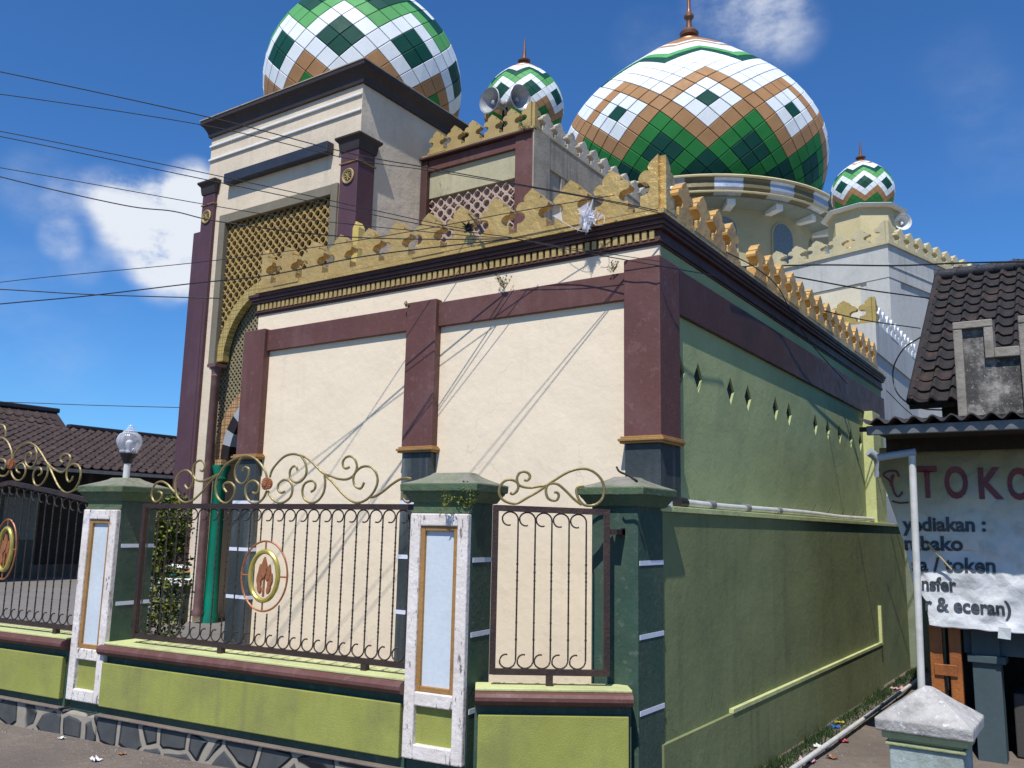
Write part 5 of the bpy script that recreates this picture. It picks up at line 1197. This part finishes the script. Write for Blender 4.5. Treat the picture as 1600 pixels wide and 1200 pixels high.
# orange posts
wp = thing('wooden_stand', 'orange varnished wooden stand with two uprights and a cross rail under the banner', 'wooden stand', (-1.15, 8.0, -.15))
yy = 8.22
for xa, xb in ((1454, 1474), (1484, 1503)):
    X0_, X1_ = ony(xa, 1040, yy).x, ony(xb, 1040, yy).x; bm = B(); box(bm, X0_, X1_, yy, yy + .06, -.2, 1.05); obj('upright', bm, WOOD, wp, bev=.006)
bm = B(); za, zb_ = ony(1480, 1038, yy).z, ony(1480, 1056, yy).z; box(bm, ony(1460, 1040, yy).x, ony(1496, 1040, yy).x, yy - .02, yy - .001, zb_, za); obj('cross_rail', bm, WOOD, wp, bev=.006); bm = B(); box(bm, ony(1474.5, 1040, yy).x, ony(1483.5, 1040, yy).x, yy + .01, yy + .05, .12, .22); obj('lower_rail', bm, WOOD, wp, bev=.006)

# ---- banner
def by(x, z):   # wrinkled cloth surface
    v = .034 * noise.noise(Vector((x * 2.2 + z * 1.2, z * 1.6, .3))) + .012 * noise.noise(Vector((x * 5 - z * 4, z * 5, 2.3))) + .003 * noise.noise(Vector((x * 13 + z * 9, z * 13, 7.3)))
    k = 1.0 if z < 1.5 else .45
    v += .016 * (1 - abs(((x * 1.3 + z * 2.6) * 1.9) % 2 - 1)) ** 2 * (.4 + .6 * noise.noise(Vector((x, z, 5))))
    v += k * (.045 * abs(noise.noise(Vector((x * 3.0 + z * 2.3, z * 2.4 - x * 1.7, 11)))) + .030 * abs(noise.noise(Vector((x * 3.4 - z * 4.1, z * 3.0, 4)))))
    return 8.08 + v
def banner_mat():
    m = bpy.data.materials.new('faded_print_roof_shaded_vinyl'); m.use_nodes = True; t = m.node_tree; N = t.nodes; L = t.links; b = N['Principled BSDF']
    g_ = N.new('ShaderNodeNewGeometry'); sx = N.new('ShaderNodeSeparateXYZ'); L.new(g_.outputs['Position'], sx.inputs[0])
    nz = N.new('ShaderNodeTexNoise'); nz.inputs['Scale'].default_value = 2.4; nz.inputs['Detail'].default_value = 6; L.new(g_.outputs['Position'], nz.inputs['Vector'])
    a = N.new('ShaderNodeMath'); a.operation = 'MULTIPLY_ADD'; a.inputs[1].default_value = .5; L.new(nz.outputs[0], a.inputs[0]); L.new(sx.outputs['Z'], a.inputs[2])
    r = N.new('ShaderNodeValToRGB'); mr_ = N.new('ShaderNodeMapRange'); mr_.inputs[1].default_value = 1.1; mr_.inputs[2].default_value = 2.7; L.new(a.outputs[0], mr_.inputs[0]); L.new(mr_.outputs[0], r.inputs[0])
    r.color_ramp.elements[0].position = .25; r.color_ramp.elements[0].color = (.62, .64, .66, 1); r.color_ramp.elements[1].position = 1; r.color_ramp.elements[1].color = (.15, .11, .03, 1)  # print runs yellow to white; roof shade is painted into the upper colours
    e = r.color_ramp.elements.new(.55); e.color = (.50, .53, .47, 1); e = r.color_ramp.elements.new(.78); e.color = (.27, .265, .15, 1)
    n2 = N.new('ShaderNodeTexNoise'); n2.inputs['Scale'].default_value = 7; n2.inputs['Detail'].default_value = 9; L.new(g_.outputs['Position'], n2.inputs['Vector'])
    m2 = N.new('ShaderNodeMapRange'); m2.inputs[1].default_value = .5; m2.inputs[2].default_value = .75; m2.inputs[4].default_value = .5; L.new(n2.outputs[0], m2.inputs[0])
    x = N.new('ShaderNodeMix'); x.data_type = 'RGBA'; x.inputs['B'].default_value = (.25, .24, .2, 1); L.new(m2.outputs[0], x.inputs['Factor']); L.new(r.outputs[0], x.inputs['A']); L.new(x.outputs['Result'], b.inputs['Base Color'])
    b.inputs['Roughness'].default_value = .55; bp = N.new('ShaderNodeBump'); bp.inputs['Strength'].default_value = .5; bp.inputs['Distance'].default_value = .03; vv_ = N.new('ShaderNodeTexVoronoi'); vv_.feature = 'DISTANCE_TO_EDGE'; vv_.inputs['Scale'].default_value = 5; mw = N.new('ShaderNodeMix'); mw.data_type = 'RGBA'; mw.blend_type = 'LINEAR_LIGHT'; mw.inputs['Factor'].default_value = .12; L.new(g_.outputs['Position'], mw.inputs['A']); L.new(n2.outputs['Color'], mw.inputs['B']); L.new(mw.outputs['Result'], vv_.inputs['Vector']); L.new(vv_.outputs['Distance'], bp.inputs['Height']); L.new(bp.outputs[0], b.inputs['Normal']); return m
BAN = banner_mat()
ban = thing('shop_banner', 'torn faded shop banner lettered TOKO hanging under the corrugated roof', 'banner', (-.6, 8.1, .8))
Lp = [(1374, 700), (1372, 735), (1392, 790), (1412, 850), (1425, 910), (1447, 940), (1452, 978)]
Lw = [ony(x, y, 8.08) for x, y in Lp]
xr = .9; bm = B(); NU, NV = 280, 150; rowv = []
for j in range(NV + 1):
    z = Lw[0].z + (Lw[-1].z - Lw[0].z) * j / NV
    xl = Lw[0].x
    for a, b in zip(Lw, Lw[1:]):
        if b.z <= z <= a.z: xl = a.x + (b.x - a.x) * (a.z - z) / (a.z - b.z)
    row = []
    for i in range(NU + 1):
        x = xl + (xr - xl) * i / NU; zz = z
        if j == NV: zz += .015 * noise.noise(Vector((x * 9, 0, 0))) 
        row.append(bm.verts.new((x, by(x, zz), zz - .02 * (x - xl) * j / NV)))
    rowv.append(row)
for j in range(NV):
    for i in range(NU): bm.faces.new((rowv[j][i], rowv[j][i + 1], rowv[j + 1][i + 1], rowv[j + 1][i]))
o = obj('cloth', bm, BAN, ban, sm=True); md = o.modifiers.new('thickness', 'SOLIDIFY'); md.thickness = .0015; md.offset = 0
def text(body, pxl, pxr, py_base, hpx, mat, bold=.02, slant=0, name='lettering', tilt=0, shear=0):
    cu = bpy.data.curves.new('t', 'FONT'); cu.body = body; cu.size = 1; cu.offset = bold; cu.extrude = .0; cu.resolution_u = 4
    ob = bpy.data.objects.new('t', cu); COL.objects.link(ob); dg = bpy.context.evaluated_depsgraph_get(); me = bpy.data.meshes.new_from_object(ob.evaluated_get(dg))
    COL.objects.unlink(ob); bpy.data.objects.remove(ob)
    bm = B(); bm.from_mesh(me); bpy.data.meshes.remove(me)
    bmesh.ops.triangulate(bm, faces=bm.faces); 
    for _ in range(2):
        le = [e for e in bm.edges if e.calc_length() > .12]
        if le: bmesh.ops.subdivide_edges(bm, edges=le, cuts=1); bmesh.ops.triangulate(bm, faces=bm.faces)
    mn, mxx = min(v.co.x for v in bm.verts), max(v.co.x for v in bm.verts)
    A_, B_ = ony(pxl, py_base, 8.08), ony(pxr, py_base + tilt, 8.08); H_ = (ony(pxl, py_base - hpx, 8.08).z - A_.z)
    cap = .70
    for v in bm.verts:
        u = (v.co.x - mn) / (mxx - mn); x = A_.x + (B_.x - A_.x) * u; z = A_.z + (B_.z - A_.z) * u + v.co.y / cap * H_
        v.co = Vector((x + shear * v.co.y * H_, by(x, z) - .007, z))
    bmesh.ops.recalc_face_normals(bm, faces=bm.faces)
    return obj(name, bm, mat, ban)
INK = paint('black_printed_ink', (.022, .032, .04, 1), (.05, .06, .07, 1), .5, 8, .05, 30, chips=(.4, .4, .4, 1), chips_amt=.15)
RED = paint('maroon_printed_ink', (.17, .028, .035, 1), (.13, .025, .03, 1), .5, 8, .05, 30, chips=(.4, .3, .2, 1), chips_amt=.12)
text('T', 1435, 1466, 776, 47, RED, .03); text('O', 1477, 1514, 777, 47, RED, .03); text('K', 1530, 1569, 778, 47, RED, .03); text('O', 1575, 1613, 779, 47, RED, .03)
text('yediakan :', 1410, 1541, 829, 21, INK, .035, tilt=1); text('mbako', 1413, 1505, 859, 21, INK, .035, tilt=1)
text('sa / token', 1424, 1556, 892, 21, INK, .03, tilt=2); text('nsfer', 1440, 1495, 921, 20, INK, .035, tilt=3)
text('r & eceran)', 1446, 1580, 953, 21, INK, .03, tilt=9)
# curved emblem left of the name
def onb(px, py):
    p = ony(px, py, 8.08); return Vector((p.x, by(p.x, p.z) - .012, p.z))
bm = B()
for sc in ([(1405, 745), (1400, 736), (1388, 736), (1380, 742), (1390, 752), (1396, 768), (1402, 776), (1408, 772), (1410, 768)], [(1391, 748), (1396, 742), (1393, 756), (1396, 766)], [(1394, 783), (1406, 786), (1420, 785)]):
    tube(bm, smooth([onb(*p) for p in sc], 4), .008, 5)
obj('emblem', bm, RED, ban)
# tape patch at the banner's foot
bm = B(); P0 = [onb(1560, 980), onb(1580, 982), onb(1579, 1000), onb(1559, 997)]; face(bm, [p - Vector((0, .006, 0)) for p in P0]); obj('tape_patch', bm, paint('clear_tape', (.6, .65, .66, 1), None, .2), ban)
# split bamboo stick poking through
bm = B(); tube(bm, [ony(1450, 850, 7.99), ony(1487, 890, 8.03)], .010, 6, r1=.006); o = obj('bamboo_stick', bm, paint('pale_bamboo', (.45, .38, .22, 1))); tag(o, 'pale split bamboo stick lying across the banner', 'stick')

# ------------------------------------------------------------------ old gate pillar, right foreground
gp_ = thing('old_gate_pillar', 'weathered pillar with pyramidal cement cap in the right foreground', 'gate pillar', (-.67, 4.15, -.15))
gx0, gx1, gy0, gy1 = -.81, -.535, 4.0, 4.27
bm = B(); box(bm, gx0, gx1, gy0, gy1, -.3, .755); obj('shaft', bm, OLDPIL, gp_, bev=.008)
bm = B(); box(bm, gx0 - .012, gx1 + .012, gy0 - .012, gy1 + .012, .756, .772); box(bm, gx0 - .022, gx1 + .022, gy0 - .022, gy1 + .022, .785, .812); box(bm, gx0, gx1, gy0, gy1, .772, .785); obj('neck_moulding', bm, OLDPANEL, gp_, bev=.005)
bm = B(); ring_profile(bm, gx0, gx1, gy0, gy1, [(.025, .812), (.042, .815), (.045, .862), (.035, .868), (-.03, .915), (-.09, .96), (-.12, .982), (-.125, .984)]); 
for v in bm.verts: v.co += Vector((noise.noise(v.co * 9) * .006, noise.noise(v.co * 9 + Vector((5, 0, 0))) * .006, noise.noise(v.co * 9 + Vector((0, 5, 0))) * .006))
obj('cap', bm, CEM, gp_, bev=.006)
bm = B(); w = gx1 - gx0; pl = [(gx0 + .055, -.2), (gx1 - .055, -.2), (gx1 - .055, .60), (gx1 - .09, .615), (gx1 - .12, .645), ((gx0 + gx1) / 2, .665), (gx0 + .12, .645), (gx0 + .09, .615), (gx0 + .055, .60)]
prism(bm, pl, lambda u, d, z: (u, gy0 - .010 + d, z), .012); obj('arched_panel', bm, OLDPANEL, gp_, bev=.003)

# ------------------------------------------------------------------ overhead cables
def cable(pts, D0, D1, r, label):
    P = []; x0, x1 = pts[0][0], pts[-1][0]
    for q in pts: P.append(dep(q[0], q[1], q[2] if len(q) > 2 else D0 + (D1 - D0) * (q[0] - x0) / (x1 - x0)))
    bm = B(); tube(bm, smooth(P, 8), r, 6); o = obj('overhead_cable', bm, CABLE, sm=True, fix=True); return tag(o, label, 'cable', 'overhead cables')
cable([(-260, 62), (0, 112), (330, 184), (540, 238), (668, 262), (806, 287), (965, 316), (1028, 329)], 5.5, 6.05, .0035, 'topmost black cable crossing the tower cornice corner to the crest corner')
cable([(-260, 116), (0, 147), (320, 196), (540, 247), (668, 266), (825, 292), (965, 318), (1036, 334)], 5.7, 6.05, .003, 'second black cable just under the topmost one')
cable([(-260, 160), (0, 205), (280, 262), (420, 292), (660, 345), (727, 358)], 6.2, 7.0, .0034, 'upper of the two close black cables running to the crest clamp')
cable([(-260, 166), (0, 213), (280, 272), (420, 301), (660, 351), (800, 371)], 5.9, 6.62, .0034, 'lower of the two close black cables running to the crest clamp')
cable([(-260, 222), (0, 262), (330, 321), (480, 343), (730, 368), (830, 372)], 6.3, 6.55, .003, 'thin black cable crossing the gold lattice to the crest')
cable([(-260, 205), (0, 276), (190, 320), (270, 330), (330, 344), (440, 360), (560, 371), (700, 374), (790, 373)], 6.1, 6.65, .0042, 'thick sagging black cable passing the left tower medallion')
cable([(-260, 478), (0, 441), (300, 411), (480, 388), (640, 362), (800, 332), (960, 305)], 8.2, 6.2, .0032, 'thin cable rising from far left across the wing crest')
cable([(-260, 500), (0, 475), (140, 462), (300, 443), (420, 430), (560, 402), (700, 384), (800, 373)], 8.0, 6.62, .005, 'thick twisted cable rising from far left to the crest clamp')
cable([(-260, 440), (0, 452), (140, 460), (300, 465), (345, 466)], 9, 9.6, .006, 'thin level cable ending at the left tower pilaster')
cable([(-260, 622), (0, 628), (140, 633), (290, 637)], 14, 14, .006, 'faint thin cable low in the sky above the tiled house')
cable([(800, 372, 6.6), (900, 392, 6.33), (1000, 410, 6.03), (1045, 418, 6.02), (1118, 431, 6.68)], 0, 0, .0036, 'black cable slanting down across the cream wall top past the corner')
cable([(800, 372, 6.58), (915, 391, 6.27), (1035, 409, 6.0)], 0, 0, .0025, 'thin black cable just below the slanting one on the cream wall')
cable([(1148, 417), (1280, 414), (1400, 415), (1500, 411), (1640, 408)], 9.5, 7.5, .008, 'thick cable running level to the right in front of the prayer hall')
cable([(1160, 418), (1250, 434), (1350, 452), (1452, 466)], 9.0, 10.5, .008, 'cable dropping right toward the sooty tile roof')
cable([(px, py, -(ROT.transposed() @ (onx(px, py, -2.375) - EYE)).z) for px, py in ((1135, 394), (1180, 418), (1215, 448), (1240, 495), (1270, 540), (1324, 600))], 0, 0, .005, 'black cable hanging down over the dark cornice of the green side')
cable([(1180, 452), (1260, 478), (1350, 500), (1438, 513)], 8.5, 11, .007, 'cable crossing the gold merlons below the level one')
cable([(1385, 610), (1410, 635), (1425, 648)], 10, 10.5, .005, 'short cable beside the looping one on the grey annex')
cable([(1438, 527), (1412, 545), (1396, 575), (1398, 605), (1412, 625), (1440, 638), (1480, 641)], 11.0, 10.0, .010, 'grey cable looping down beside the sooty tile roof')
